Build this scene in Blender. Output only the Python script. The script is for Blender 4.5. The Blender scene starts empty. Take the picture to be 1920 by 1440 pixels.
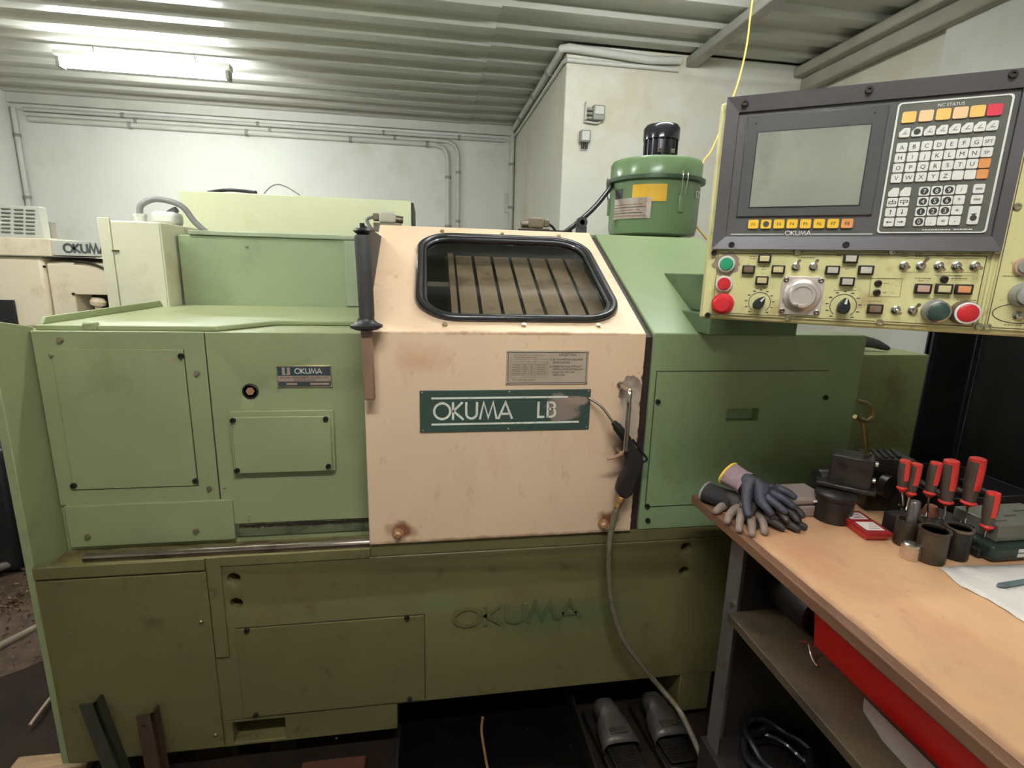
import bpy, bmesh, math, random
from mathutils import Vector, Matrix

random.seed(7)
scene = bpy.context.scene
COL = scene.collection
PI = math.pi

# ------------------------------------------------------------------ camera
YAW, PITCH, ROLL, FPX = math.radians(9.229), math.radians(-12.351), math.radians(1.553), 979.8
CAM = Vector((0.0, -1.4, 1.5))
FW = Vector((math.sin(YAW) * math.cos(PITCH), math.cos(YAW) * math.cos(PITCH), math.sin(PITCH)))
_r = FW.cross(Vector((0, 0, 1))).normalized()
_u = _r.cross(FW)
RT = math.cos(ROLL) * _r + math.sin(ROLL) * _u
UP = -math.sin(ROLL) * _r + math.cos(ROLL) * _u
cam_data = bpy.data.cameras.new('camera')
cam_data.sensor_width = 36.0
cam_data.lens = 36.0 * FPX / 1920.0
cam_data.clip_start = 0.02
cam = bpy.data.objects.new('camera', cam_data)
COL.objects.link(cam)
cam.matrix_world = Matrix(((RT.x, UP.x, -FW.x, CAM.x), (RT.y, UP.y, -FW.y, CAM.y), (RT.z, UP.z, -FW.z, CAM.z), (0, 0, 0, 1)))
scene.camera = cam

# ------------------------------------------------------------------ world and exposure
world = bpy.data.worlds.new('workshop_world')
scene.world = world
world.use_nodes = True
world.node_tree.nodes['Background'].inputs[0].default_value = (0.9, 0.95, 1.0, 1)
world.node_tree.nodes['Background'].inputs[1].default_value = 0.0
scene.view_settings.view_transform = 'Standard'
scene.view_settings.look = 'None'
scene.view_settings.exposure = 1.5
scene.view_settings.gamma = 1.0
scene.view_settings.use_curve_mapping = False
# light path limits keep the render quick in this closed room
scene.cycles.max_bounces = 4
scene.cycles.diffuse_bounces = 2
scene.cycles.glossy_bounces = 3
scene.cycles.transmission_bounces = 3
scene.cycles.adaptive_threshold = 0.05
TUBE_POWER = 46.0        # emission of every fluorescent tube in the workshop

def ray(px, py):
    return FW + RT * ((px - 960) / FPX) - UP * ((py - 720) / FPX)
def at(px, py, x=None, y=None, z=None):
    """Point of the workshop seen in the photograph at a pixel, on the plane x, y or z = value."""
    d = ray(px, py)
    if x is not None: t = (x - CAM.x) / d.x
    elif y is not None: t = (y - CAM.y) / d.y
    else: t = (z - CAM.z) / d.z
    return CAM + d * t

# ------------------------------------------------------------------ materials
def lin(c):
    out = []
    for v in c[:3]:
        v = v / 255.0
        out.append(v / 12.92 if v <= 0.04045 else ((v + 0.055) / 1.055) ** 2.4)
    return tuple(out) + (1.0,)

def mat(name, col, rough=0.5, metal=0.0, var=0.12, scale=5.0, dirt=None, bump=0.0, stretch=(1, 1, 1), spec=0.5, marks=(), coat=0.0):
    """Procedural paint: base colour with soft mottling, dirt (colour, amount, scale) and marks =
    list of (centre, radii, colour, softness, noise) stains with a ragged outline."""
    m = bpy.data.materials.new(name); m.use_nodes = True
    nt = m.node_tree; N = nt.nodes; L = nt.links
    b = N['Principled BSDF']
    b.inputs['Roughness'].default_value = rough
    b.inputs['Metallic'].default_value = metal
    b.inputs['Specular IOR Level'].default_value = spec
    if coat: b.inputs['Coat Weight'].default_value = coat
    tc = N.new('ShaderNodeTexCoord')
    mp = N.new('ShaderNodeMapping'); mp.inputs['Scale'].default_value = stretch
    L.new(tc.outputs['Object'], mp.inputs['Vector'])
    n1 = N.new('ShaderNodeTexNoise'); n1.inputs['Scale'].default_value = scale; n1.inputs['Detail'].default_value = 3
    L.new(mp.outputs[0], n1.inputs['Vector'])
    c = lin(col)
    ramp = N.new('ShaderNodeValToRGB')
    ramp.color_ramp.elements[0].position = 0.3; ramp.color_ramp.elements[1].position = 0.7
    ramp.color_ramp.elements[0].color = tuple(max(0, v * (1 - var)) for v in c[:3]) + (1,)
    ramp.color_ramp.elements[1].color = tuple(min(1, v * (1 + var)) for v in c[:3]) + (1,)
    L.new(n1.outputs['Fac'], ramp.inputs[0])
    out = ramp.outputs[0]
    def mix(fac, colr, src):
        mx = N.new('ShaderNodeMix'); mx.data_type = 'RGBA'
        L.new(fac, mx.inputs[0]); L.new(src, mx.inputs[6]); mx.inputs[7].default_value = lin(colr)
        return mx.outputs[2]
    def clampmap(src, lo, hi, to=1.0):
        r = N.new('ShaderNodeMapRange'); r.inputs['From Min'].default_value = lo; r.inputs['From Max'].default_value = hi
        r.inputs['To Max'].default_value = to; L.new(src, r.inputs['Value']); return r.outputs[0]
    if dirt:
        for dcol, amt, dsc in (dirt if isinstance(dirt[0], tuple) and isinstance(dirt[0][0], tuple) else [dirt]):
            n2 = N.new('ShaderNodeTexNoise'); n2.inputs['Scale'].default_value = dsc; n2.inputs['Detail'].default_value = 5
            n2.inputs['Roughness'].default_value = 0.65
            L.new(mp.outputs[0], n2.inputs['Vector'])
            out = mix(clampmap(n2.outputs['Fac'], 0.62 - amt * 0.3, 0.74 - amt * 0.2, min(1.0, 0.35 + amt)), dcol, out)
    for cen, rad, mcol, soft, nz in marks:
        sub = N.new('ShaderNodeMapping'); sub.vector_type = 'TEXTURE'
        sub.inputs['Location'].default_value = cen; sub.inputs['Scale'].default_value = rad
        L.new(tc.outputs['Object'], sub.inputs['Vector'])
        ln = N.new('ShaderNodeVectorMath'); ln.operation = 'LENGTH'; L.new(sub.outputs[0], ln.inputs[0])
        n3 = N.new('ShaderNodeTexNoise'); n3.inputs['Scale'].default_value = nz; n3.inputs['Detail'].default_value = 3
        L.new(tc.outputs['Object'], n3.inputs['Vector'])
        ma = N.new('ShaderNodeMath'); ma.operation = 'MULTIPLY_ADD'; ma.inputs[1].default_value = 1.3
        L.new(n3.outputs['Fac'], ma.inputs[0]); L.new(ln.outputs['Value'], ma.inputs[2])
        inv = N.new('ShaderNodeMath'); inv.operation = 'SUBTRACT'; inv.inputs[0].default_value = 1.65 
        L.new(ma.outputs[0], inv.inputs[1])
        out = mix(clampmap(inv.outputs[0], 0.0, soft), mcol, out)
    L.new(out, b.inputs['Base Color'])
    if bump:
        bp = N.new('ShaderNodeBump'); bp.inputs['Strength'].default_value = bump; bp.inputs['Distance'].default_value = 0.004
        n4 = N.new('ShaderNodeTexNoise'); n4.inputs['Scale'].default_value = scale * 6; n4.inputs['Detail'].default_value = 2
        L.new(mp.outputs[0], n4.inputs['Vector'])
        L.new(n4.outputs['Fac'], bp.inputs['Height']); L.new(bp.outputs[0], b.inputs['Normal'])
    return m

def emit(name, col, power):
    m = bpy.data.materials.new(name); m.use_nodes = True
    b = m.node_tree.nodes['Principled BSDF']
    b.inputs['Base Color'].default_value = (0.9, 0.9, 0.9, 1)
    b.inputs['Emission Color'].default_value = lin(col)
    b.inputs['Emission Strength'].default_value = power
    return m

def glass(name, tint, gloss_rough=0.05):
    m = bpy.data.materials.new(name); m.use_nodes = True
    nt = m.node_tree; N = nt.nodes; L = nt.links
    N.remove(N['Principled BSDF'])
    tr = N.new('ShaderNodeBsdfTransparent'); tr.inputs[0].default_value = tint + (1,)
    gl = N.new('ShaderNodeBsdfGlossy'); gl.inputs['Roughness'].default_value = gloss_rough
    fr = N.new('ShaderNodeFresnel'); fr.inputs['IOR'].default_value = 1.5
    mx = N.new('ShaderNodeMixShader')
    ge = N.new('ShaderNodeNewGeometry'); sb = N.new('ShaderNodeMath'); sb.operation = 'SUBTRACT'; sb.inputs[0].default_value = 1.0
    L.new(ge.outputs['Backfacing'], sb.inputs[1]); ml = N.new('ShaderNodeMath'); ml.operation = 'MULTIPLY'
    L.new(fr.outputs[0], ml.inputs[0]); L.new(sb.outputs[0], ml.inputs[1])
    L.new(ml.outputs[0], mx.inputs[0]); L.new(tr.outputs[0], mx.inputs[1]); L.new(gl.outputs[0], mx.inputs[2])
    L.new(mx.outputs[0], N['Material Output'].inputs['Surface'])
    return m

# ------------------------------------------------------------------ mesh helpers
def box(bm, x0, x1, y0, y1, z0, z1):
    if x0 > x1: x0, x1 = x1, x0
    if y0 > y1: y0, y1 = y1, y0
    if z0 > z1: z0, z1 = z1, z0
    v = [bm.verts.new((x, y, z)) for x in (x0, x1) for y in (y0, y1) for z in (z0, z1)]
    for f in ((0, 1, 3, 2), (4, 6, 7, 5), (0, 4, 5, 1), (2, 3, 7, 6), (0, 2, 6, 4), (1, 5, 7, 3)):
        bm.faces.new([v[i] for i in f])
    return v

def prism(bm, poly, fn, d0, d1):
    """Extrude the 2D polygon from depth d0 to d1; fn(a, b, d) gives the 3D point."""
    A = [bm.verts.new(fn(a, b, d0)) for a, b in poly]
    B = [bm.verts.new(fn(a, b, d1)) for a, b in poly]
    n = len(poly)
    bm.faces.new(A); bm.faces.new(list(reversed(B)))
    for i in range(n):
        j = (i + 1) % n
        bm.faces.new((A[i], B[i], B[j], A[j]))

def basis(d):
    d = Vector(d).normalized()
    h = Vector((0, 0, 1)) if abs(d.z) < 0.9 else Vector((1, 0, 0))
    a = d.cross(h).normalized(); b = d.cross(a).normalized()
    return d, a, b

def cyl(bm, p0, p1, r0, r1=None, n=20, caps=True):
    p0, p1 = Vector(p0), Vector(p1)
    if r1 is None: r1 = r0
    d, a, b = basis(p1 - p0)
    R = []
    for p, r in ((p0, r0), (p1, r1)):
        R.append([bm.verts.new(p + (a * math.cos(2 * PI * i / n) + b * math.sin(2 * PI * i / n)) * r) for i in range(n)])
    for i in range(n):
        j = (i + 1) % n
        bm.faces.new((R[0][i], R[0][j], R[1][j], R[1][i]))
    if caps:
        bm.faces.new(list(reversed(R[0]))); bm.faces.new(R[1])

def lathe(bm, prof, origin, axis=(0, 0, 1), n=32):
    """Revolve profile [(r, h)] about the axis through origin."""
    o = Vector(origin); d, a, b = basis(axis)
    rings = []
    for r, h in prof:
        if r < 1e-6:
            rings.append([bm.verts.new(o + d * h)])
        else:
            rings.append([bm.verts.new(o + d * h + (a * math.cos(2 * PI * i / n) + b * math.sin(2 * PI * i / n)) * r) for i in range(n)])
    for A, B in zip(rings, rings[1:]):
        for i in range(n):
            j = (i + 1) % n
            if len(A) == 1 and len(B) == 1: continue
            if len(A) == 1: bm.faces.new((A[0], B[j], B[i]))
            elif len(B) == 1: bm.faces.new((A[i], A[j], B[0]))
            else: bm.faces.new((A[i], A[j], B[j], B[i]))
    if len(rings[0]) > 1: bm.faces.new(list(reversed(rings[0])))
    if len(rings[-1]) > 1: bm.faces.new(rings[-1])

def smooth_path(pts, k=8):
    P = [Vector(p) for p in pts]
    if len(P) < 3: return P
    out = []
    for i in range(len(P) - 1):
        p0 = P[max(i - 1, 0)]; p1 = P[i]; p2 = P[i + 1]; p3 = P[min(i + 2, len(P) - 1)]
        for j in range(k):
            t = j / k
            out.append(0.5 * ((2 * p1) + (p2 - p0) * t + (2 * p0 - 5 * p1 + 4 * p2 - p3) * t * t + (3 * p1 - p0 - 3 * p2 + p3) * t ** 3))
    out.append(P[-1])
    return out

def tube(bm, pts, r, n=10, closed=False, k=8, smooth=True):
    P = smooth_path(pts, k) if smooth else [Vector(p) for p in pts]
    rad = r if callable(r) else (lambda t: r)
    rings = []; up = None
    for i, p in enumerate(P):
        if closed: d = (P[(i + 1) % len(P)] - P[i - 1])
        else: d = (P[min(i + 1, len(P) - 1)] - P[max(i - 1, 0)])
        d.normalize()
        if up is None:
            _, a, b = basis(d)
        else:
            a = (up - d * up.dot(d)).normalized(); b = d.cross(a)
        up = a
        rr = rad(i / max(1, len(P) - 1))
        rings.append([bm.verts.new(p + (a * math.cos(2 * PI * q / n) + b * math.sin(2 * PI * q / n)) * rr) for q in range(n)])
    pairs = list(zip(rings, rings[1:])) + ([(rings[-1], rings[0])] if closed else [])
    for A, B in pairs:
        for q in range(n):
            s = (q + 1) % n
            bm.faces.new((A[q], A[s], B[s], B[q]))
    if not closed:
        bm.faces.new(list(reversed(rings[0]))); bm.faces.new(rings[-1])

def rrect(x0, x1, z0, z1, r, k=8):
    out = []
    for cx, cz, a0 in ((x1 - r, z1 - r, 0), (x0 + r, z1 - r, 90), (x0 + r, z0 + r, 180), (x1 - r, z0 + r, 270)):
        for i in range(k + 1):
            a = math.radians(a0 + 90 * i / k)
            out.append((cx + r * math.cos(a), cz + r * math.sin(a)))
    return out

XZ = lambda a, b, d: (a, d, b)          # polygon in the x-z plane, depth along y
YZ = lambda a, b, d: (d, a, b)          # polygon in the y-z plane, depth along x
XY = lambda a, b, d: (a, b, d)          # polygon in the x-y plane, depth along z

LOCAL = set()
def to_mesh(bm, name):
    bmesh.ops.recalc_face_normals(bm, faces=bm.faces[:])
    me = bpy.data.meshes.new(name); bm.to_mesh(me); bm.free()
    return me

def link(o, parent):
    COL.objects.link(o)
    if parent is not None:
        o.parent = parent
        if parent.type == 'EMPTY' and parent.name not in LOCAL:
            o.matrix_parent_inverse = Matrix.Translation(-parent.location)
    return o

def tag(o, label=None, cat=None, group=None, kind=None):
    if label: o['label'] = label
    if cat: o['category'] = cat
    if group: o['group'] = group
    if kind: o['kind'] = kind
    return o

def ob(name, geo, material, parent=None, label=None, cat=None, group=None, kind=None, smooth=False, bevel=0.0, loc=None, rot=None, seg=2):
    """Link one mesh object; geo is a bmesh or shared mesh data."""
    me = to_mesh(geo, name) if isinstance(geo, bmesh.types.BMesh) else geo
    if not me.materials and material: me.materials.append(material)
    o = bpy.data.objects.new(name, me)
    link(o, parent)
    if loc is not None: o.location = loc
    if rot is not None: o.rotation_euler = rot
    if smooth: shade(me)
    if bevel:
        md = o.modifiers.new('soft_edges', 'BEVEL'); md.width = bevel; md.segments = seg; md.limit_method = 'ANGLE'; md.angle_limit = math.radians(40)
        shade(me, 60)
    return tag(o, label, cat, group, kind)

def shade(me, ang=40):
    for p in me.polygons: p.use_smooth = True
    bm = bmesh.new(); bm.from_mesh(me)
    for e in bm.edges:
        if len(e.link_faces) == 2 and e.calc_face_angle(0) > math.radians(ang): e.smooth = False
    bm.to_mesh(me); bm.free()

def thing(name, label, cat, loc=(0, 0, 0), group=None, rotz=None):
    e = bpy.data.objects.new(name, None); e.empty_display_size = 0.1
    e.location = loc
    COL.objects.link(e)
    if rotz is not None:
        e.rotation_euler = (0, 0, rotz); LOCAL.add(e.name)
    return tag(e, label, cat, group)

def cut(o, cutter_bm):
    """Cut the closed solids of cutter_bm out of the object for good."""
    cme = to_mesh(cutter_bm, 'cutter'); co = bpy.data.objects.new('cutter', cme); COL.objects.link(co)
    md = o.modifiers.new('cut', 'BOOLEAN'); md.operation = 'DIFFERENCE'; md.object = co; md.solver = 'EXACT'
    keep = [m for m in o.modifiers if m.type != 'BOOLEAN']
    vis = [(m, m.show_viewport) for m in keep]
    for m in keep: m.show_viewport = False
    # the cutter is in world space and so is the mesh: read the object without its parent
    par, pinv = o.parent, o.matrix_parent_inverse.copy(); o.parent = None
    bpy.context.view_layer.update()
    dg = bpy.context.evaluated_depsgraph_get()
    me = bpy.data.meshes.new_from_object(o.evaluated_get(dg))
    o.modifiers.remove(md)
    for m, s in vis: m.show_viewport = s
    mats = list(o.data.materials); o.data = me
    me.materials.clear()
    for mm in mats: me.materials.append(mm)
    o.parent = par; o.matrix_parent_inverse = pinv
    bpy.data.objects.remove(co); bpy.data.meshes.remove(cme)
    return o

# ---- lettering -------------------------------------------------------
def strokes(ch):
    """Geometric capital letters: list of segments in a unit-height box and the advance width."""
    def arc(cx, cy, r, a0, a1, k=16, ry=None):
        ry = ry or r
        return [(cx + r * math.cos(math.radians(a0 + (a1 - a0) * i / k)), cy + ry * math.sin(math.radians(a0 + (a1 - a0) * i / k))) for i in range(k + 1)]
    return {
        'O': ([arc(0.47, 0.5, 0.445, 0, 360, 32)], 1.0),
        'K': ([[(0.07, 0), (0.07, 1)], [(0.60, 1), (0.10, 0.5), (0.66, 0)]], 0.74),
        'U': ([[(0.07, 1), (0.07, 0.36)] + arc(0.37, 0.36, 0.30, 180, 360) + [(0.67, 1)]], 0.80),
        'M': ([[(0.04, 0), (0.25, 0.96), (0.52, 0.10), (0.79, 0.96), (1.0, 0)]], 1.06),
        'A': ([[(0.03, 0), (0.43, 0.96), (0.83, 0)], [(0.17, 0.30), (0.69, 0.30)]], 0.95),
        'L': ([[(0.07, 1), (0.07, 0.06), (0.45, 0.06)]], 0.56),
        'B': ([[(0.07, 0.0), (0.07, 1.0)], [(0.07, 0.94), (0.28, 0.94)] + arc(0.28, 0.74, 0.20, 90, -90, 10) + [(0.07, 0.54)],
               [(0.28, 0.54)] + arc(0.28, 0.30, 0.24, 90, -90, 10) + [(0.07, 0.06)]], 0.62),
        ' ': ([], 0.55),
    }[ch]

def letters(bm, text, fn, h, w=0.12, depth=0.002, sx=1.0, gap=0.0):
    """Raised lettering; fn(a, b, d) maps letter plane and depth to 3D. Returns its length."""
    x = 0.0
    for ch in text:
        segs, adv = strokes(ch)
        for line in segs:
            P = [(Vector((x + p[0] * sx, p[1], 0)) * h) for p in line]
            P = [q for i, q in enumerate(P) if i == 0 or (q - P[i - 1]).length > 1e-5 * h]
            n = len(P); Lft = []; Rgt = []
            for i in range(n):
                cl = (P[0] - P[-1]).length < 1e-6
                d0 = (P[i] - P[i - 1]) if (i > 0 or cl) else (P[i + 1] - P[i])
                if i == 0 and cl: d0 = P[0] - P[-2]
                d1 = (P[i + 1] - P[i]) if i < n - 1 else (P[1] - P[0] if cl else d0)
                d0 = d0.normalized(); d1 = d1.normalized()
                n0 = Vector((-d0.y, d0.x, 0)); n1 = Vector((-d1.y, d1.x, 0))
                mm = (n0 + n1); mm = mm.normalized() if mm.length > 1e-6 else n0
                s = min(2.2, 1.0 / max(0.3, mm.dot(n1)))
                Lft.append(P[i] + mm * (w * h / 2 * s)); Rgt.append(P[i] - mm * (w * h / 2 * s))
            for i in range(n - 1):
                poly = [(q.x, q.y) for q in (Lft[i], Lft[i + 1], Rgt[i + 1], Rgt[i])]
                prism(bm, poly, fn, 0.0, depth)
        x += adv * sx + gap
    return x * h

def text_mesh(body, size, depth=0.0003, align='CENTER'):
    cu = bpy.data.curves.new('lettering', 'FONT'); cu.body = body; cu.size = size; cu.extrude = depth
    cu.align_x = align; cu.align_y = 'CENTER'; cu.resolution_u = 2
    o = bpy.data.objects.new('lettering', cu); COL.objects.link(o)
    bpy.context.view_layer.update()
    me = bpy.data.meshes.new_from_object(o.evaluated_get(bpy.context.evaluated_depsgraph_get()))
    bpy.data.objects.remove(o); bpy.data.curves.remove(cu)
    return me

FRONT = (PI / 2, 0, 0)                   # flat lettering turned to face -y
# ------------------------------------------------------------------ palette
G_PANEL = mat('green_paint_panel', (156, 163, 118), 0.42, var=0.07, scale=3, dirt=[((136, 134, 88), 0.16, 3.2), ((84, 76, 48), -0.10, 26.0)], bump=0.05)
G_BASE = mat('green_paint_base', (117, 108, 68), 0.5, var=0.14, scale=2.2, dirt=[((96, 84, 46), 0.28, 2.4), ((58, 46, 26), 0.10, 14.0)], bump=0.08,
             marks=[((0.36, 0.0, 0.45), (0.34, 0.2, 0.09), (92, 102, 64), 0.9, 5.0), ((0.02, 0.0, 0.52), (0.07, 0.2, 0.05), (112, 116, 76), 0.7, 9.0)])
G_RIGHT = mat('green_paint_right', (142, 160, 116), 0.38, var=0.08, scale=3, dirt=[((122, 130, 80), 0.2, 3.0), ((60, 58, 38), -0.12, 30.0)], bump=0.04)
G_SHADED = mat('green_paint_shaded', (92, 112, 76), 0.5, var=0.12, scale=6, dirt=((60, 58, 38), 0.25, 8.0))  # darker than the housing: the pendant's shade is put into this green
G_GREY = mat('grey_green_paint', (158, 168, 138), 0.45, var=0.09, scale=4, dirt=((120, 124, 104), 0.25, 6.0))
CREAM_BOX = mat('cream_cabinet_paint', (222, 218, 186), 0.45, var=0.05, scale=3, dirt=((190, 170, 118), 0.18, 4.0))
CREAM_YEL = mat('pale_yellow_paint', (212, 213, 172), 0.45, var=0.05, scale=2.5, dirt=((196, 180, 130), 0.15, 5.0))
DOOR = mat('cream_door_paint', (242, 208, 172), 0.4, var=0.06, scale=3.0,
           dirt=[((226, 182, 146), 0.16, 6.0), ((184, 134, 100), 0.03, 22.0), ((110, 76, 56), -0.09, 70.0)], bump=0.03, stretch=(1, 1, 0.45),
           marks=[((0.575, -0.01, 1.160), (0.034, 0.2, 0.056), (132, 112, 98), 0.05, 34.0),
                  ((0.575, -0.01, 1.05), (0.05, 0.2, 0.16), (206, 186, 168), 0.5, 24.0),
                  ((0.545, -0.01, 0.985), (0.05, 0.2, 0.10), (206, 166, 134), 0.9, 30.0),
                  ((0.615, -0.01, 1.02), (0.014, 0.3, 0.46), (92, 62, 46), 0.25, 40.0),
                  ((0.20, -0.01, 0.73), (0.55, 0.2, 0.010), (170, 124, 92), 0.9, 30.0),
                  ((-0.08, -0.01, 0.765), (0.05, 0.2, 0.035), (150, 92, 64), 0.6, 26.0),
                  ((0.53, -0.01, 0.775), (0.045, 0.2, 0.03), (140, 88, 62), 0.6, 26.0),
                  ((0.22, 0.0, 1.332), (0.42, 0.05, 0.006), (176, 134, 96), 0.8, 40.0),
                  ((-0.02, -0.01, 1.26), (0.09, 0.2, 0.06), (220, 172, 136), 1.2, 30.0)])
WALL = mat('white_wall_paint', (228, 229, 218), 0.85, var=0.03, scale=1.2, dirt=((208, 202, 182), 0.14, 1.6))
WALL_OLD = mat('yellowed_wall_paint', (224, 222, 206), 0.85, var=0.04, scale=1.0, dirt=((206, 194, 160), 0.24, 1.3))
CEIL = mat('galvanised_ceiling_sheet', (190, 190, 178), 0.36, metal=0.1, var=0.05, scale=2.0, dirt=((170, 164, 148), 0.2, 3.0), stretch=(0.3, 1, 1))
FLOOR = mat('oily_concrete', (40, 30, 21), 0.85, spec=0.2, var=0.35, scale=4.0, dirt=((30, 24, 18), 0.4, 9.0), bump=0.4)
PIPE = mat('painted_conduit', (206, 206, 194), 0.5, var=0.04)
STEEL = mat('bright_steel', (188, 184, 176), 0.25, metal=1.0, var=0.1, scale=20)
STEEL_DULL = mat('dull_steel', (132, 122, 108), 0.42, metal=0.9, var=0.2, scale=14, dirt=((88, 70, 50), 0.3, 20.0))
SCREW = mat('screw_steel', (172, 162, 134), 0.3, metal=0.8, var=0.2, scale=40)
SCREW_DARK = mat('dark_socket_screw', (54, 48, 38), 0.5, metal=0.5, var=0.2, scale=40)
BLACK = mat('black_plastic', (30, 30, 31), 0.45, var=0.15, scale=12)
RUBBER = mat('black_rubber', (34, 34, 36), 0.32, var=0.1, scale=12, coat=0.3)
BLACK_STEEL = mat('oiled_black_steel', (44, 40, 37), 0.38, metal=0.35, var=0.3, scale=16, dirt=((80, 66, 52), 0.2, 24.0))
GREY_PLASTIC = mat('grey_plastic', (150, 148, 138), 0.5, var=0.08)
WHITE_PRINT = mat('white_print', (232, 230, 214), 0.5, var=0.08, scale=30, dirt=((176, 160, 120), 0.3, 60.0))
DARK_PRINT = mat('dark_print', (74, 66, 58), 0.6, var=0.1)
YELLOW = mat('yellow_sticker', (240, 186, 50), 0.5, var=0.05)

# ------------------------------------------------------------------ room shell
CZ = 2.83                     # underside of the roof sheets
X_L, X_R, Y_B, Y_F = -3.46, 2.52, 4.0, -3.6
P_X, P_Y = 0.842, 2.04        # partition block in the rear right corner

bm = bmesh.new(); box(bm, X_L - 0.1, X_R + 0.1, Y_F - 0.1, Y_B + 0.1, -0.1, 0.0)
ob('floor', bm, FLOOR, label='dark oily concrete workshop floor', kind='structure')
bm = bmesh.new(); box(bm, X_L - 0.1, X_R + 0.1, Y_B, Y_B + 0.1, 0, CZ + 0.1)
ob('wall_back', bm, WALL, label='white painted rear wall behind the machines', kind='structure')
bm = bmesh.new(); box(bm, X_L - 0.1, X_L, Y_F, Y_B, 0, CZ + 0.1)
ob('wall_left', bm, WALL, label='white painted wall on the far left', kind='structure')
bm = bmesh.new(); box(bm, X_R, X_R + 0.1, Y_F, Y_B, 0, CZ + 0.1)
ob('wall_right', bm, WALL_OLD, label='yellowed white wall behind the control panel', kind='structure')
bm = bmesh.new(); box(bm, X_L - 0.1, X_R + 0.1, Y_F - 0.1, Y_F, 0, CZ + 0.1)
ob('wall_front', bm, WALL, label='white wall behind the photographer', kind='structure')
bm = bmesh.new(); box(bm, P_X, X_R - 0.001, P_Y, Y_B - 0.001, 0, CZ + 0.02)
ob('wall_partition', bm, WALL_OLD, label='white boxed-in partition corner behind the dust collector', kind='structure', bevel=0.008)
# wall pilaster on the right wall
xs = at(1782, 80, x=X_R).y
bm = bmesh.new(); box(bm, X_R - 0.035, X_R - 0.001, Y_F + 0.01, xs, 0, CZ)
ob('trim_1', bm, WALL, label='white raised wall panel on the right wall', kind='structure')

# roof: backing plus overlapping corrugated sheets
bm = bmesh.new(); box(bm, X_L - 0.1, X_R + 0.1, Y_F - 0.1, Y_B + 0.1, CZ + 0.075, CZ + 0.12)
ceiling = ob('ceiling', bm, CEIL, label='corrugated grey metal roof seen from below', kind='structure')
PITCH_C = 0.25
def sheet_mesh(width, x_len):
    bm = bmesh.new(); ys = []
    k = int(round(width / PITCH_C))
    for i in range(k + (0 if False else 0)):
        y = i * PITCH_C
        for dy, dz in ((0.0, 0.0), (0.085, 0.0), (0.095, 0.004), (0.118, 0.030), (0.128, 0.034), (0.215, 0.034), (0.225, 0.030), (0.244, 0.004)):
            ys.append((y + dy, dz))
    ys.append((k * PITCH_C, 0.0))
    prev = None
    for y, z in ys:
        cur = (bm.verts.new((0, y, z)), bm.verts.new((x_len, y, z)))
        if prev: bm.faces.new((prev[0], prev[1], cur[1], cur[0]))
        prev = cur
    return bm
LAP = 0.36
for sx0, sx1, dz in ((X_L - 0.05, LAP + 0.03, 0.0), (LAP - 0.03, X_R + 0.05, 0.008)):
    me = to_mesh(sheet_mesh(1.0, sx1 - sx0), 'roof_sheet'); shade(me, 25)
    me.materials.append(CEIL)
    for i in range(8):
        ob('roof_sheet', me, None, ceiling, loc=(sx0, Y_F + i * 1.0 - 0.25, CZ + dz))

# trims and beams under the roof
bm = bmesh.new(); box(bm, X_L + 0.001, P_X - 0.02, Y_B - 0.05, Y_B - 0.001, CZ - 0.075, CZ + 0.03)
ob('trim_2', bm, PIPE, label='white rail along the top of the rear wall', kind='structure', bevel=0.004)
bx = at(1280, 122, z=CZ).x
bm = bmesh.new(); box(bm, bx - 0.035, bx + 0.035, Y_F, P_Y - 0.001, CZ - 0.055, CZ - 0.001)
ob('trim_3', bm, mat('beam_paint', (158, 156, 144), 0.6, var=0.1, scale=6), label='narrow grey roof beam running over the control panel', kind='structure', bevel=0.006)
bm = bmesh.new(); box(bm, X_R - 0.16, X_R - 0.037, Y_F, P_Y - 0.001, CZ - 0.06, CZ - 0.001)
box(bm, X_R - 0.10, X_R - 0.037, Y_F, P_Y - 0.001, CZ - 0.14, CZ - 0.06)
ob('trim_4', bm, mat('beam_paint_dark', (168, 164, 148), 0.7, var=0.1, scale=5), label='grey ledge where roof meets the right wall', kind='structure', bevel=0.01)

# ------------------------------------------------------------------ conduits on the walls
def conduit(pts, r, label, clips=(), smooth=False, k=6, name='conduit_pipe'):
    c = Vector(pts[0])
    t = thing(name, label, 'conduit', c, 'grey conduit pipes on the walls')
    bm = bmesh.new(); tube(bm, pts, r, 10, smooth=smooth, k=k)
    ob('pipe', bm, PIPE, t, smooth=True)
    for p, ax in clips:
        bm = bmesh.new(); p = Vector(p); d = Vector(ax)
        cyl(bm, p - d * 0.012, p + d * 0.012, r * 1.35, n=12)
        ob('clip', bm, GREY_PLASTIC, t)
def bend(p, corner, q, r=0.12, k=6):
    """Polyline p-corner-q with a rounded corner."""
    p, c, q = Vector(p), Vector(corner), Vector(q)
    a = c + (p - c).normalized() * r; b = c + (q - c).normalized() * r
    out = [p]
    for i in range(k + 1):
        t = i / k
        out.append(a * (1 - t) ** 2 + c * 2 * t * (1 - t) + b * t * t)
    return out + [q]
yw = Y_B - 0.022
za, zb, zc = at(40, 204, y=yw).z, at(40, 213, y=yw).z, at(40, 222, y=yw).z
xa, xb = at(840, 300, y=yw).x, at(859, 300, y=yw).x
conduit([(X_L + 0.1, yw, za), (at(946, 262, y=yw).x, yw, za)], 0.017, 'topmost of the three long conduits under the rear wall rail',
        [((x, yw, za), (1, 0, 0)) for x in (-2.6, -1.5, -0.4, 0.3)])
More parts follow.
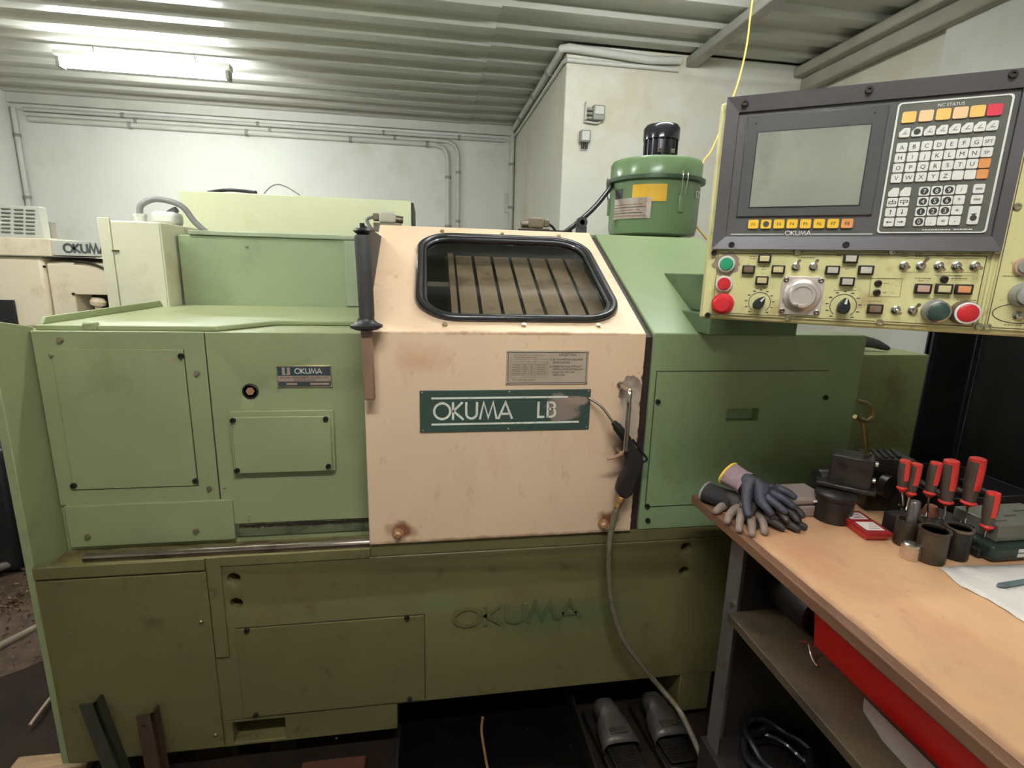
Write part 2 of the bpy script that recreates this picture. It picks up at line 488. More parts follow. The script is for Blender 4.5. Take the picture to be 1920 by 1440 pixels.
conduit(bend((X_L + 0.12, yw, zb), (xb, yw, zb), (xb, yw, 1.0), 0.14), 0.017, 'middle rear wall conduit bending down, right of the pair',
        [((x, yw, zb), (1, 0, 0)) for x in (-2.5, -1.4, -0.3)] + [((xb, yw, z), (0, 0, 1)) for z in (2.4, 1.95)])
conduit(bend((X_L + 0.14, yw, zc), (xa, yw, zc), (xa, yw, 1.0), 0.14), 0.022, 'lowest rear wall conduit bending down, left of the pair',
        [((x, yw, zc), (1, 0, 0)) for x in (-2.55, -1.6, -0.7, 0.0)] + [((xa, yw, z), (0, 0, 1)) for z in (2.35, 1.9)])
# corner of the left wall
conduit([(X_L + 0.03, Y_B - 0.03, 2.72), (X_L + 0.03, Y_B - 0.03, 1.2)], 0.02, 'vertical conduit in the far left wall corner',
        [((X_L + 0.03, Y_B - 0.03, z), (0, 0, 1)) for z in (2.5, 2.0)])
# along the partition top and down its inner corner
px_, py_ = P_X - 0.028, P_Y - 0.030
zt = CZ - 0.025
conduit([(px_, Y_B - 0.03, 1.1), (px_, Y_B - 0.03, zt - 0.02), (px_, Y_B - 0.06, zt), (px_, P_Y + 0.10, zt), (px_ - 0.005, py_ + 0.02, zt + 0.005),
         (px_ + 0.03, py_, zt + 0.005), (1.10, py_, zt - 0.005), (1.35, py_, zt - 0.02), (1.56, py_, zt - 0.005)], 0.024,
        'thick conduit following the top edge of the partition', [((px_, y, zt), (0, 1, 0)) for y in (2.4, 2.9, 3.5)] + [((px_, Y_B - 0.03, z), (0, 0, 1)) for z in (2.5, 2.1, 1.7)])
conduit([(P_X - 0.012, Y_B - 0.06, zt - 0.055), (P_X - 0.012, P_Y + 0.02, zt - 0.055), (P_X, P_Y - 0.014, zt - 0.055), (1.56, P_Y - 0.014, zt - 0.055)], 0.013,
        'thin cable duct below the thick partition conduit')

# small grey junction boxes on the partition
def j_box(px, py, label, w, h, side):
    c = at(px, py, y=P_Y - 0.03)
    t = thing('junction_box', label, 'junction box', (c.x, P_Y, c.z), 'grey junction boxes on the partition')
    bm = bmesh.new(); box(bm, c.x - w / 2, c.x + w / 2, P_Y - 0.05, P_Y - 0.001, c.z - h / 2, c.z + h / 2)
    ob('body', bm, GREY_PLASTIC, t, bevel=0.006)
    bm = bmesh.new(); box(bm, c.x - w / 2 + 0.008, c.x + w / 2 - 0.008, P_Y - 0.056, P_Y - 0.049, c.z - h / 2 + (0.03 if side else 0.008), c.z + h / 2 - 0.008)
    ob('lid', bm, PIPE, t, bevel=0.003)
    if side:
        for dz in (-0.03, -0.005, 0.02):
            bm = bmesh.new(); cyl(bm, (c.x - w / 2 - 0.04, P_Y - 0.025, c.z + dz), (c.x - w / 2, P_Y - 0.025, c.z + dz), 0.009, n=10)
            ob('cable_gland', bm, GREY_PLASTIC, t)
        bm = bmesh.new(); tube(bm, [(c.x - w / 2 - 0.05, P_Y - 0.02, c.z - 0.05), (c.x + 0.0, P_Y - 0.02, c.z - 0.055), (c.x + 0.03, P_Y - 0.02, c.z - 0.03)], 0.006, 8)
        ob('cable', bm, PIPE, t, smooth=True)
        bm = bmesh.new(); box(bm, c.x - w / 2 - 0.046, c.x - w / 2 - 0.04, P_Y - 0.04, P_Y - 0.001, c.z - 0.045, c.z + 0.06)
        ob('mounting_plate', bm, PIPE, t)
    else:
        for dx in (-0.012, 0.012):
            bm = bmesh.new(); cyl(bm, (c.x + dx, P_Y - 0.028, c.z - h / 2 - 0.035), (c.x + dx, P_Y - 0.028, c.z - h / 2), 0.009, n=10)
            ob('cable_gland', bm, BLACK, t)
j_box(1122, 212, 'grey junction box with cable glands on its left side', 0.075, 0.085, True)
j_box(1097, 256, 'lower grey socket box with two glands underneath', 0.065, 0.07, False)
c = at(953, 380, y=Y_B - 0.02)
bm = bmesh.new(); box(bm, c.x - 0.035, c.x + 0.04, Y_B - 0.03, Y_B - 0.001, c.z - 0.09, c.z + 0.08)
t = thing('wall_box', 'small white blank box on the rear wall near the corner', 'junction box', (c.x, Y_B, c.z))
ob('body', bm, WALL, t, bevel=0.003)
bm = bmesh.new(); box(bm, c.x - 0.037, c.x + 0.042, Y_B - 0.034, Y_B - 0.029, c.z - 0.092, c.z + 0.082)
ob('lid', bm, PIPE, t, bevel=0.002)

# ------------------------------------------------------------------ fluorescent lamps
TUBE_M = emit('lit_fluorescent_tube', (246, 250, 253), TUBE_POWER)
def lamp(x0, x1, y, label, z=CZ - 0.115, tubes=(0.0,)):
    t = thing('fluorescent_lamp', label, 'ceiling lamp', ((x0 + x1) / 2, y, CZ), 'fluorescent batten lamps under the roof')
    bm = bmesh.new(); prism(bm, [(-0.035, 0.045), (0.035, 0.045), (0.035, 0.02), (0.015, 0.0), (-0.015, 0.0), (-0.035, 0.02)], lambda a, b, d: (d, y + a, z + 0.03 + b), x0 - 0.02, x1 + 0.02)
    ob('housing', bm, PIPE, t)
    for x in (x0, x1):
        bm = bmesh.new(); box(bm, x - 0.012, x + 0.012, y - 0.016 - max(tubes), y + 0.016 + max(tubes), z - 0.022, z + 0.035)
        ob('lamp_holder', bm, GREY_PLASTIC, t, bevel=0.003)
    for dy in tubes:
        bm = bmesh.new(); cyl(bm, (x0 + 0.012, y + dy, z), (x1 - 0.012, y + dy, z), 0.0135, n=14)
        ob('tube', bm, TUBE_M, t, smooth=True)
    for x in (x0 + 0.2, x1 - 0.2):
        bm = bmesh.new(); cyl(bm, (x, y, z + 0.07), (x, y, CZ + 0.01), 0.004, n=6)
        ob('hanger', bm, STEEL_DULL, t)
lz = CZ - 0.115
la, lb = at(108, 117, z=lz), at(432, 148, z=lz)
lamp(la.x, lb.x, (la.y + lb.y) / 2, 'lit fluorescent batten lamp over the left rear of the room', tubes=(-0.017, 0.017))
lamp(-0.6, 0.6, -1.45, 'lit fluorescent batten lamp above the aisle in front of the machine', tubes=(-0.017, 0.017))
lamp(-2.2, -1.0, 0.35, 'lit fluorescent batten lamp above the left end of the machine', tubes=(-0.017, 0.017))  # unseen lamp, added to light the cream lathe and the machine top
lamp(0.35, 1.55, 0.60, 'lit fluorescent batten lamp above the control panel')  # unseen lamp, added to brighten the partition and the right wall
# ------------------------------------------------------------------ the green lathe
def rect(l, r, t, b, y):
    """World rectangle x0, x1, z0, z1 on the plane y from the middle of each side in the photograph."""
    return at(l, (t + b) / 2, y=y).x, at(r, (t + b) / 2, y=y).x, at((l + r) / 2, b, y=y).z, at((l + r) / 2, t, y=y).z

LATHE = thing('lathe', 'large green metalworking lathe with a cream sliding door and window', 'lathe', (0.2, 0.6, 0))
def lp(name, bm, m, parent=None, **k):
    return ob(name, bm, m, parent or LATHE, **k)

def plate(name, x0, x1, z0, z1, y_front, y_back, m, parent=None, bevel=0.0015, **k):
    bm = bmesh.new(); box(bm, x0, x1, y_front, y_back, z0, z1)
    return lp(name, bm, m, parent, bevel=bevel, **k)

# shared screw meshes, head facing -y, seat at the origin
def screw_mesh(r, h, kind):
    bm = bmesh.new()
    if kind == 'hex':
        cyl(bm, (0, 0, 0), (0, -h * 0.35, 0), r * 1.25, n=14)
        cyl(bm, (0, -h * 0.35, 0), (0, -h, 0), r, n=6)
    elif kind == 'socket':
        lathe(bm, [(r, 0), (r, h * 0.85), (r * 0.9, h), (r * 0.5, h), (r * 0.42, h * 0.45), (0.0, h * 0.45)], (0, 0, 0), (0, -1, 0), 12)
    else:
        lathe(bm, [(r, 0), (r * 0.92, h * 0.5), (r * 0.6, h * 0.9), (0.0, h)], (0, 0, 0), (0, -1, 0), 12)
    me = to_mesh(bm, 'screw'); shade(me, 35)
    return me
S_PAN = screw_mesh(0.0062, 0.005, 'pan'); S_PAN.materials.append(SCREW)
S_HEX = screw_mesh(0.0065, 0.007, 'hex'); S_HEX.materials.append(SCREW)
S_SOC = screw_mesh(0.0075, 0.007, 'socket'); S_SOC.materials.append(SCREW_DARK)
S_RIV = screw_mesh(0.0032, 0.002, 'pan'); S_RIV.materials.append(SCREW)
def screw(px, py, y, me=S_PAN, parent=None, name='screw'):
    p = at(px, py, y=y)
    return ob(name, me, None, parent or LATHE, loc=p)

# ---- base -------------------------------------------------------------
LX, RX = -1.0188, 1.33
bm = bmesh.new(); box(bm, LX, RX, 0.0, 1.38, 0.178, 0.684)
base = lp('base_casting', bm, G_BASE, bevel=0.004, label='olive green machine base')
cb = bmesh.new()
h0 = rect(437, 536, 1350, 1408, 0.0)
holes = [(438, 1085), (443, 1132), (1287, 1027), (1283, 1072)]
for hx, hy in holes:
    p = at(hx, hy, y=0.0); cyl(cb, (p.x, -0.05, p.z), (p.x, 0.05, p.z), 0.0165, n=20)
cut(base, cb)
for hx, hy in holes:
    p = at(hx, hy, y=0.05)
    bm = bmesh.new(); cyl(bm, (at(hx, hy, y=0.0).x, 0.049, at(hx, hy, y=0.0).z), (at(hx, hy, y=0.0).x, 0.034, at(hx, hy, y=0.0).z), 0.010, n=6)
    lp('anchor_bolt', bm, STEEL_DULL)
bm = bmesh.new(); box(bm, -0.17, RX, 0.0, 1.3, 0.684, 0.7245)
lp('base_top_rail', bm, G_BASE, bevel=0.003)
# feet: left block with the cast rectangular opening, right leg
bm = bmesh.new(); box(bm, LX, -0.105, 0.002, 1.3, 0.085, 0.178)
foot = lp('base_foot', bm, G_BASE, bevel=0.003)
cb = bmesh.new(); box(cb, h0[0], h0[1], -0.05, 0.32, max(h0[2], 0.095), 0.168); cut(foot, cb)
bm = bmesh.new(); box(bm, 0.832, 0.945, 0.002, 1.3, 0.03, 0.178); lp('base_foot', bm, G_BASE, bevel=0.003)
for x0, x1 in ((-0.72, -0.59), (-0.50, -0.42)):
    bm = bmesh.new(); box(bm, x0, x1, 0.05, 0.30, 0.0, 0.085); lp('levelling_foot', bm, BLACK_STEEL, bevel=0.003)
bm = bmesh.new(); box(bm, -0.105, 0.832, 0.35, 1.2, 0.0, 0.178); lp('sump_tank', bm, BLACK_STEEL)
# trough with front lip in front of the headstock
bm = bmesh.new(); box(bm, -1.02, -0.17, -0.004, 0.006, 0.684, 0.7125)
lp('trough_lip', bm, G_BASE, bevel=0.0015)
# lower left cover panel, hanging below the lip with a dark gap
r = rect(76, 395, 1094, 1400, -0.006)
plate('lower_cover', -1.018, -0.606, 0.098, 0.672, -0.008, -0.0005, G_BASE)
plate('lower_cover_strip', -1.018, -0.606, 0.679, 0.7125, -0.010, -0.0045, G_BASE)
for s in ((377, 1166), (404, 1378)): screw(*s, -0.008)
# vertical post plate and central hatch
plate('post_plate', -0.604, -0.568, 0.40, 0.712, -0.0065, -0.0042, G_BASE)
hx0, hx1 = at(428, 1230, y=0).x, at(803, 1230, y=0).x
plate('lower_hatch', -0.547, -0.020, 0.188, 0.485, -0.005, -0.0003, G_BASE)
for s in ((463, 1181), (480, 1340), (768, 1310), (763, 1157)): screw(*s, -0.005, S_SOC)
for s in ((628, 1362), (631, 1384), (718, 1350)): screw(*s, 0.001, S_RIV)
# cast OKUMA lettering on the base
p0 = at(850, 1137, y=0)
bm = bmesh.new(); n_ = letters(bm, 'OKUMA', lambda a, b, d: (p0.x + a, -d, 0.4335 + b * 1.0), 0.066, 0.18, 0.0045, sx=1.36)
lp('cast_lettering', bm, G_BASE, label='raised cast letters OKUMA on the base')

# ---- left side plate and headstock -------------------------------------
bm = bmesh.new()
prism(bm, [(0.0, 0.09), (0.0, 1.352), (0.14, 1.322), (0.14, 0.09)], YZ, -1.040, -1.019)
lp('side_plate', bm, G_PANEL, bevel=0.002, label='narrow green end plate at the left of the machine')
bm = bmesh.new(); box(bm, -1.019, -0.172, 0.126, 1.30, 0.684, 1.312)
lp('headstock_housing', bm, G_PANEL, bevel=0.003)
# trough floor, with grime
bm = bmesh.new(); box(bm, -1.018, -0.172, 0.006, 0.126, 0.676, 0.686)
lp('trough_floor', bm, mat('grimy_trough', (132, 120, 74), 0.5, var=0.25, scale=9, dirt=((84, 62, 34), 0.5, 14.0)))
YP = 0.118
# left cover with an access panel
plate('headstock_cover', -1.014, -0.6005, 0.826, 1.314, YP, 0.1258, G_PANEL, bevel=0.003)
apx0, apz1 = at(97, 655, y=YP).x, at(235, 652, y=YP).z
ap = plate('access_panel', at(118, 790, y=YP).x, at(358, 790, y=YP).x, at(250, 914, y=YP).z, at(220, 655, y=YP).z, YP - 0.0035, YP - 0.0003, G_PANEL, bevel=0.0015)
for s in ((97, 666), (340, 667), (139, 910), (367, 901)): screw(*s, YP - 0.0035, S_SOC if s[0] != 97 else S_PAN)
for s in ((113, 638), (369, 700), (393, 916)): screw(*s, YP, S_HEX)
p = at(322, 675, y=YP - 0.0036)
plate('label_tag', p.x - 0.021, p.x + 0.021, p.z - 0.007, p.z + 0.007, YP - 0.0042, YP - 0.0036, mat('worn_label', (166, 160, 118), 0.6))
# lower cover plate
plate('headstock_lower_cover', at(125, 985, y=0.11).x, -0.566, 0.703, 0.828, 0.110, 0.1258, G_PANEL, bevel=0.002)
for s in ((165, 1006), (368, 996)): screw(*s, 0.110, S_HEX)
# right front panel with hole, name plate and cover box
panel = plate('headstock_panel', -0.5985, -0.176, at(560, 978, y=YP).z, 1.314, YP, 0.1258, G_PANEL, bevel=0.003)
hp = at(470, 733, y=YP)
cb = bmesh.new(); cyl(cb, (hp.x, 0.0, hp.z), (hp.x, 0.2, hp.z), 0.0185, n=24); cut(panel, cb)
bm = bmesh.new(); cyl(bm, (hp.x, 0.112, hp.z), (hp.x, 0.1262, hp.z), 0.0115, n=6)
lp('adjusting_bolt', bm, mat('worn_copper_bolt', (214, 160, 132), 0.4, metal=0.6))
bm = bmesh.new(); lathe(bm, [(0.0215, 0), (0.0215, 0.004), (0.0175, 0.006), (0.0175, 0.0)], (hp.x, YP, hp.z), (0, -1, 0), 28)
lp('hole_bush', bm, SCREW_DARK, smooth=True)
plate('headstock_skirt', -0.566, -0.176, 0.705, 0.790, 0.121, 0.1258, mat('grimy_grey_green', (112, 116, 88), 0.5, var=0.2, scale=8, dirt=((56, 46, 32), 0.4, 18.0)))
for s in ((466, 975), (468, 968), (492, 990), (640, 980), (662, 966), (421, 915)): screw(*s, YP if s[1] < 976 else 0.121, S_RIV)
# ragged sealant seam under the panel
bm = bmesh.new(); zz = at(560, 980, y=YP).z
prev = None
for i in range(60):
    x = -0.555 + i * (0.375 / 59); a = zz + random.uniform(-0.001, 0.003); b = zz - random.uniform(0.003, 0.009)
    cur = [bm.verts.new((x, yy, q)) for yy in (0.1165, 0.121) for q in (a, b)]
    if prev:
        for f in ((0, 1), (1, 3), (3, 2), (2, 0)): bm.faces.new((prev[f[0]], prev[f[1]], cur[f[1]], cur[f[0]]))
    prev = cur
lp('sealant_seam', bm, mat('black_sealant', (48, 38, 26), 0.6, var=0.3, scale=30))
# raised cover box
c0 = rect(437, 622, 781, 886, 0.098)
plate('cover_frame', c0[0] - 0.008, c0[1] + 0.007, c0[2] - 0.004, c0[3] + 0.016, 0.104, 0.1178, G_PANEL, bevel=0.003)
plate('cover_plate', c0[0], c0[1], c0[2], c0[3], 0.097, 0.1038, G_PANEL, bevel=0.003)
for s in ((437, 788), (611, 785), (445, 882), (616, 874)): screw(*s, 0.097, S_SOC)
screw(438, 801, 0.097, S_RIV)
# maker's plate
n0 = rect(519, 622, 685, 727, YP - 0.003)
nameplate = plate('nameplate', n0[0], n0[1], n0[2], n0[3], YP - 0.0035, YP - 0.0003, mat('brass_plate_edge', (176, 162, 120), 0.35, metal=0.7))
W_, H_ = n0[1] - n0[0], n0[3] - n0[2]
yq = YP - 0.0036
NP_DARK = mat('nameplate_blue', (52, 70, 76), 0.4, var=0.15, scale=18, dirt=((96, 66, 48), 0.55, 9.0))
NP_SILV = mat('nameplate_silver', (184, 158, 140), 0.4, metal=0.2, var=0.1, scale=30)
plate('nameplate_field', n0[0] + 0.02 * W_, n0[1] - 0.02 * W_, n0[2] + 0.54 * H_, n0[3] - 0.06 * H_, yq - 0.0003, yq, NP_DARK, nameplate, 0)
plate('nameplate_field', n0[0] + 0.02 * W_, n0[1] - 0.02 * W_, n0[2] + 0.29 * H_, n0[2] + 0.53 * H_, yq - 0.0003, yq, NP_SILV, nameplate, 0)
plate('nameplate_field', n0[0] + 0.02 * W_, n0[1] - 0.02 * W_, n0[2] + 0.06 * H_, n0[2] + 0.28 * H_, yq - 0.0003, yq, NP_DARK, nameplate, 0)
ex, ez = n0[0] + 0.10 * W_, n0[2] + 0.58 * H_
bm = bmesh.new(); eh = 0.33 * H_; ew = 0.145 * W_
box(bm, ex, ex + ew * 0.36, yq - 0.0008, yq - 0.0003, ez, ez + eh); box(bm, ex + ew * 0.64, ex + ew, yq - 0.0008, yq - 0.0003, ez, ez + eh)
box(bm, ex + ew * 0.36, ex + ew * 0.64, yq - 0.0008, yq - 0.0003, ez, ez + eh * 0.12)
lp('maker_emblem', bm, NP_SILV, nameplate)
bm = bmesh.new(); letters(bm, 'OKUMA', lambda a, b, d: (n0[0] + 0.33 * W_ + a, yq - 0.0003 - d, n0[2] + 0.63 * H_ + b), 0.24 * H_, 0.13, 0.0006, sx=0.95 * 0.53 * W_ / (4.55 * 0.24 * H_) )
lp('maker_lettering', bm, WHITE_PRINT, nameplate)
for body, zz_, sz in (('OKUMA MACHINERY WORKS LTD.', 0.45, 0.105), ('NAGOYA  JAPAN', 0.345, 0.095)):
    me = text_mesh(body, sz * H_ * 1.25); o = ob('small_print', me, DARK_PRINT, nameplate, loc=(n0[0] + 0.5 * W_, yq - 0.0006, n0[2] + zz_ * H_), rot=FRONT)
for a, b in ((0.17, 0.36), (0.60, 0.95)):
    plate('serial_field', n0[0] + a * W_, n0[0] + b * W_, n0[2] + 0.13 * H_, n0[2] + 0.22 * H_, yq - 0.0006, yq - 0.0003, NP_SILV, nameplate, 0)
for a, b in ((0.015, 0.96), (0.985, 0.96), (0.015, 0.04), (0.985, 0.04)):
    ob('rivet', S_RIV, None, nameplate, loc=(n0[0] + a * W_, yq, n0[2] + b * H_))
# guide rod lying in the trough
ra = at(160, 1046, y=0.05)
bm = bmesh.new(); lathe(bm, [(0.014, 0), (0.0155, 0.004), (0.0155, 0.80)], (ra.x, 0.05, 0.7025), (1, 0, 0), 20)
lp('guide_rod', bm, mat('oiled_rod_steel', (176, 160, 148), 0.2, metal=0.9, var=0.15, scale=8, dirt=((92, 66, 48), 0.3, 7.0)), smooth=True)

# top of the headstock: folded sheet with lip
bm = bmesh.new()
prism(bm, [(-1.012, 0.135), (-0.575, 0.135), (-0.46, 0.31), (-0.172, 0.31), (-0.172, 0.90), (-1.012, 0.90)], XY, 1.3125, 1.327)
lp('top_cover', bm, G_PANEL, bevel=0.003)
bm = bmesh.new(); prism(bm, [(0.150, 1.327), (0.165, 1.345), (0.78, 1.350), (0.80, 1.327)], YZ, -1.012, -1.002)
lp('top_cover_lip', bm, G_PANEL, bevel=0.001)
bm = bmesh.new(); box(bm, -0.90, -0.865, 0.128, 0.150, 1.312, 1.336); lp('lift_lug', bm, G_PANEL, bevel=0.006)
# rear upper cabinet
G_CAB = mat('faded_green_cabinet', (152, 166, 126), 0.45, var=0.08, scale=3, dirt=((140, 146, 112), 0.3, 4.0))
bm = bmesh.new(); box(bm, -0.972, 0.60, 0.905, 1.30, 1.312, 1.60); lp('rear_cabinet', bm, G_CAB, bevel=0.004)
bm = bmesh.new(); box(bm, -0.93, 0.58, 0.898, 1.25, 1.6005, 1.618); lp('rear_cabinet_lid', bm, G_GREY, bevel=0.003)
screw(463, 462, 0.904, S_PAN); screw(672, 470, 0.904, S_PAN)
plate('cabinet_corner', -0.34, -0.172, 1.33, 1.598, 0.8975, 0.9045, G_GREY)
# cream electrical box on the left
bm = bmesh.new(); box(bm, -1.183, -0.981, 0.80, 1.15, 0.70, 1.637); lp('electrical_box', bm, CREAM_BOX, bevel=0.004, label='cream electrical box with grey conduit hoses')
bm = bmesh.new(); box(bm, -1.188, -1.150, 0.793, 0.7995, 0.70, 1.646); lp('box_flange', bm, CREAM_BOX, bevel=0.002)
plate('box_door', -1.146, -0.985, 0.72, 1.634, 0.7945, 0.7995, CREAM_BOX, bevel=0.002)
bm = bmesh.new(); box(bm, -1.152, -1.128, 0.790, 0.7944, 1.527, 1.532); lp('box_latch', bm, STEEL_DULL)
g1, g2 = at(262, 402, y=0.95), at(308, 405, y=0.98)
bm = bmesh.new(); cyl(bm, (g1.x, 0.95, 1.637), (g1.x, 0.95, 1.665), 0.021, n=16); cyl(bm, (g1.x, 0.95, 1.665), (g1.x, 0.95, 1.675), 0.024, n=6)
lp('hose_gland', bm, PIPE)
bm = bmesh.new(); box(bm, g2.x - 0.035, g2.x + 0.055, 0.94, 1.03, 1.637, 1.688); lp('junction_block', bm, PIPE, bevel=0.015)
HOSE_G = mat('grey_conduit_hose', (128, 128, 122), 0.5, var=0.1, scale=30)
e1 = at(388, 430, y=1.0)
bm = bmesh.new(); tube(bm, [(g1.x, 0.95, 1.67), (g1.x + 0.008, 0.955, 1.71), (g1.x + 0.06, 0.97, 1.735), (g1.x + 0.14, 0.98, 1.715), (e1.x - 0.04, 0.99, 1.655), (e1.x, 1.0, 1.615)], 0.0115, 12)
lp('conduit_hose', bm, HOSE_G, smooth=True)
bm = bmesh.new(); tube(bm, [(g1.x + 0.06, 1.0, 1.63), (g1.x + 0.075, 1.0, 1.675), (g1.x + 0.11, 1.0, 1.70), (g2.x + 0.03, 1.0, 1.69)], 0.012, 12)
lp('conduit_hose', bm, HOSE_G, smooth=True)
# tall pale yellow cabinet at the rear
bm = bmesh.new(); box(bm, -1.155, -0.083, 1.40, 1.85, 0.5, 1.822); lp('rear_control_cabinet', bm, CREAM_YEL, bevel=0.004, label='tall pale yellow control cabinet at the rear')
bm = bmesh.new(); box(bm, -0.083, -0.071, 1.41, 1.85, 0.5, 1.815); lp('cabinet_edge', bm, BLACK, bevel=0.002)
bm = bmesh.new(); tube(bm, [at(390, 361, y=1.45), at(430, 356, y=1.5), at(480, 361, y=1.45)], 0.009, 8); lp('top_cable', bm, BLACK, smooth=True)
bm = bmesh.new(); tube(bm, [at(495, 363, y=1.42), at(508, 350, y=1.45), at(522, 346, y=1.46), at(540, 352, y=1.45), at(562, 366, y=1.42)], 0.003, 6); lp('top_wire', bm, HOSE_G, smooth=True)

# ---- right hand housing -------------------------------------------------
SLY, SLZ = 0.61, 0.312                       # run and rise of the sloping front
bm = bmesh.new(); prism(bm, [(0.0, 0.727), (0.0, 1.333), (0.60, 1.640), (1.30, 1.640), (1.30, 0.727)], YZ, 0.632, 1.068)
house = lp('right_housing', bm, G_RIGHT, bevel=0.004, label='bright green sloping housing right of the door')
bm = bmesh.new(); box(bm, 1.068, 1.318, 0.0, 0.08, 0.727, 1.333)
gd = lp('right_guard', bm, G_RIGHT, bevel=0.003)
bm = bmesh.new(); box(bm, 0.6325, 1.3175, -0.0022, -0.0002, 0.7275, 1.331)
sheet = lp('front_sheet', bm, G_RIGHT)
# hatch set in the front, with pocket handle
hx = rect(1222, 1575, 697, 948, -0.003)
bm = bmesh.new(); box(bm, 0.6505, 1.205, -0.0052, -0.0024, 0.803, 1.223)
hatch = lp('right_hatch', bm, G_RIGHT, bevel=0.0012)
pk = rect(1361, 1420, 765, 789, 0.0)
cb = bmesh.new(); box(cb, pk[0], pk[1], -0.02, 0.02, pk[2], pk[3]); cut(hatch, cb)
cb = bmesh.new(); box(cb, pk[0], pk[1], -0.02, 0.02, pk[2], pk[3]); cut(sheet, cb)
cb = bmesh.new(); box(cb, pk[0], pk[1], -0.02, 0.028, pk[2], pk[3]); cut(house, cb)
for s in ((1233, 753), (1547, 745), (1213, 948), (1214, 975)): screw(*s, -0.0052 if s[1] < 900 else -0.0022, S_SOC)
GAP = mat('dark_panel_gap', (58, 50, 30), 0.7, var=0.2, scale=40)
def gap(x0, x1, z0, z1, y): 
    bm = bmesh.new(); box(bm, x0, x1, y - 0.0006, y + 0.001, z0, z1); lp('panel_gap', bm, GAP)
gap(0.6485, 1.205, 1.2232, 1.2255, -0.0023); gap(0.6480, 0.6502, 0.800, 1.2255, -0.0023); gap(0.6485, 1.0, 0.8005, 0.8026, -0.0023)
_a = [v.co for v in ap.data.vertices]; _x1 = max(v.x for v in _a); _x0 = min(v.x for v in _a); _z0 = min(v.z for v in _a); _z1 = max(v.z for v in _a)
gap(_x1 + 0.0003, _x1 + 0.0022, _z0 - 0.002, _z1, YP - 0.0002); gap(_x0, _x1 + 0.002, _z0 - 0.0022, _z0 - 0.0003, YP - 0.0002)
gap(-0.6003, -0.5987, 0.83, 1.312, YP + 0.0005)
gap(-0.5485, -0.019, 0.4855, 0.4875, -0.0002); gap(-0.0197, -0.0178, 0.188, 0.4875, -0.0002)
# green tank box standing further right
bm = bmesh.new(); box(bm, 1.10, 1.665, 0.10, 0.55, 0.05, 1.257); lp('side_tank', bm, mat('olive_side_tank', (138, 146, 96), 0.5, var=0.1, scale=3, dirt=((104, 96, 56), 0.3, 3.0)), bevel=0.003, label='lower green box at the right end')
# top plate and enclosure behind the door
bm = bmesh.new(); box(bm, -0.17, 0.632, 0.62, 1.30, 1.625, 1.640); lp('top_plate', bm, G_GREY, bevel=0.002)
INSIDE = mat('dark_machine_interior', (44, 42, 40), 0.6, var=0.2, scale=5)
for nm, b in (('interior_back', (-0.16, 0.625, 0.70, 0.72, 0.73, 1.62)), ('interior_floor', (-0.16, 0.625, 0.03, 0.70, 0.728, 0.75)), ('interior_wall', (-0.168, -0.158, 0.03, 0.70, 0.75, 1.60)), ('interior_wall', (0.622, 0.631, 0.03, 0.62, 0.75, 1.30))):
    bm = bmesh.new(); box(bm, *b); lp(nm, bm, INSIDE)
# pale slats of the sliding guard under the window
ND = Vector((0, -SLZ, SLY)).normalized(); TD = Vector((0, SLY, SLZ)).normalized()
S0 = Vector((0, -0.010, 1.333))
def slope(x, t, d=0.0):
    """Point of the sloping door surface: x across, t up the slope, d out of the surface."""
    return Vector((x, 0, 0)) + S0 + TD * t + ND * d
SLAT = mat('beige_guard_slat', (214, 196, 166), 0.5, var=0.08, scale=5, dirt=((130, 104, 80), 0.3, 9.0))
for i in range(8):
    x0 = 0.098 + i * 0.068 - 0.0; x1 = x0 + 0.056
    if i == 7: break
    bm = bmesh.new(); prism(bm, [(x0, 0.02), (x1, 0.02), (x1, 0.60), (x0, 0.60)], lambda a, b, d: slope(a, b, d), -0.075, -0.070)
    lp('guard_slat', bm, SLAT)
bm = bmesh.new(); prism(bm, [(0.070, 0.02), (0.090, 0.02), (0.090, 0.62), (0.070, 0.62)], lambda a, b, d: slope(a, b, d), -0.075, -0.069); lp('guard_slat', bm, SLAT)
bm = bmesh.new(); prism(bm, [(0.060, 0.01), (0.60, 0.01), (0.60, 0.63), (0.060, 0.63)], lambda a, b, d: slope(a, b, d), -0.095, -0.090); lp('guard_backing', bm, INSIDE)
for t0 in (0.17, 0.40):
    bm = bmesh.new(); prism(bm, [(-0.10, t0), (0.068, t0), (0.068, t0 + 0.03), (-0.10, t0 + 0.03)], lambda a, b, d: slope(a, b, d), -0.090, -0.085); lp('guard_rail', bm, GREY_PLASTIC)

# ---- sliding door --------------------------------------------------------
DX0, DX1 = -0.170, 0.606
bm = bmesh.new()
prism(bm, [(-0.010, 0.727), (-0.010, 1.333), (0.600, 1.645), (0.600, 1.6305), (0.004, 1.3255), (0.004, 0.727)], YZ, DX0, DX1)
door = lp('sliding_door', bm, DOOR, bevel=0.003, label='worn cream sliding door with a dark rounded window')
WX0, WX1, WT0, WT1, WR = -0.040, 0.567, 0.048, 0.606, 0.125
cb = bmesh.new(); prism(cb, rrect(WX0 + 0.016, WX1 - 0.016, WT0 + 0.016, WT1 - 0.016, WR - 0.015), lambda a, b, d: slope(a, b, d), -0.06, 0.06); cut(door, cb)
md = door.modifiers.new('soft_edges', 'BEVEL') if not door.modifiers else None
if md: md.width = 0.003; md.segments = 2; md.limit_method = 'ANGLE'
def dp(name, bm, m, **k): return ob(name, bm, m, door, **k)
bm = bmesh.new()
tube(bm, [slope(a, b, 0.006) for a, b in rrect(WX0 + 0.014, WX1 - 0.014, WT0 + 0.014, WT1 - 0.014, WR - 0.014, 10)], 0.0125, 10, closed=True, smooth=False)
dp('window_gasket', bm, RUBBER, smooth=True, label='black rubber window gasket')
bm = bmesh.new()
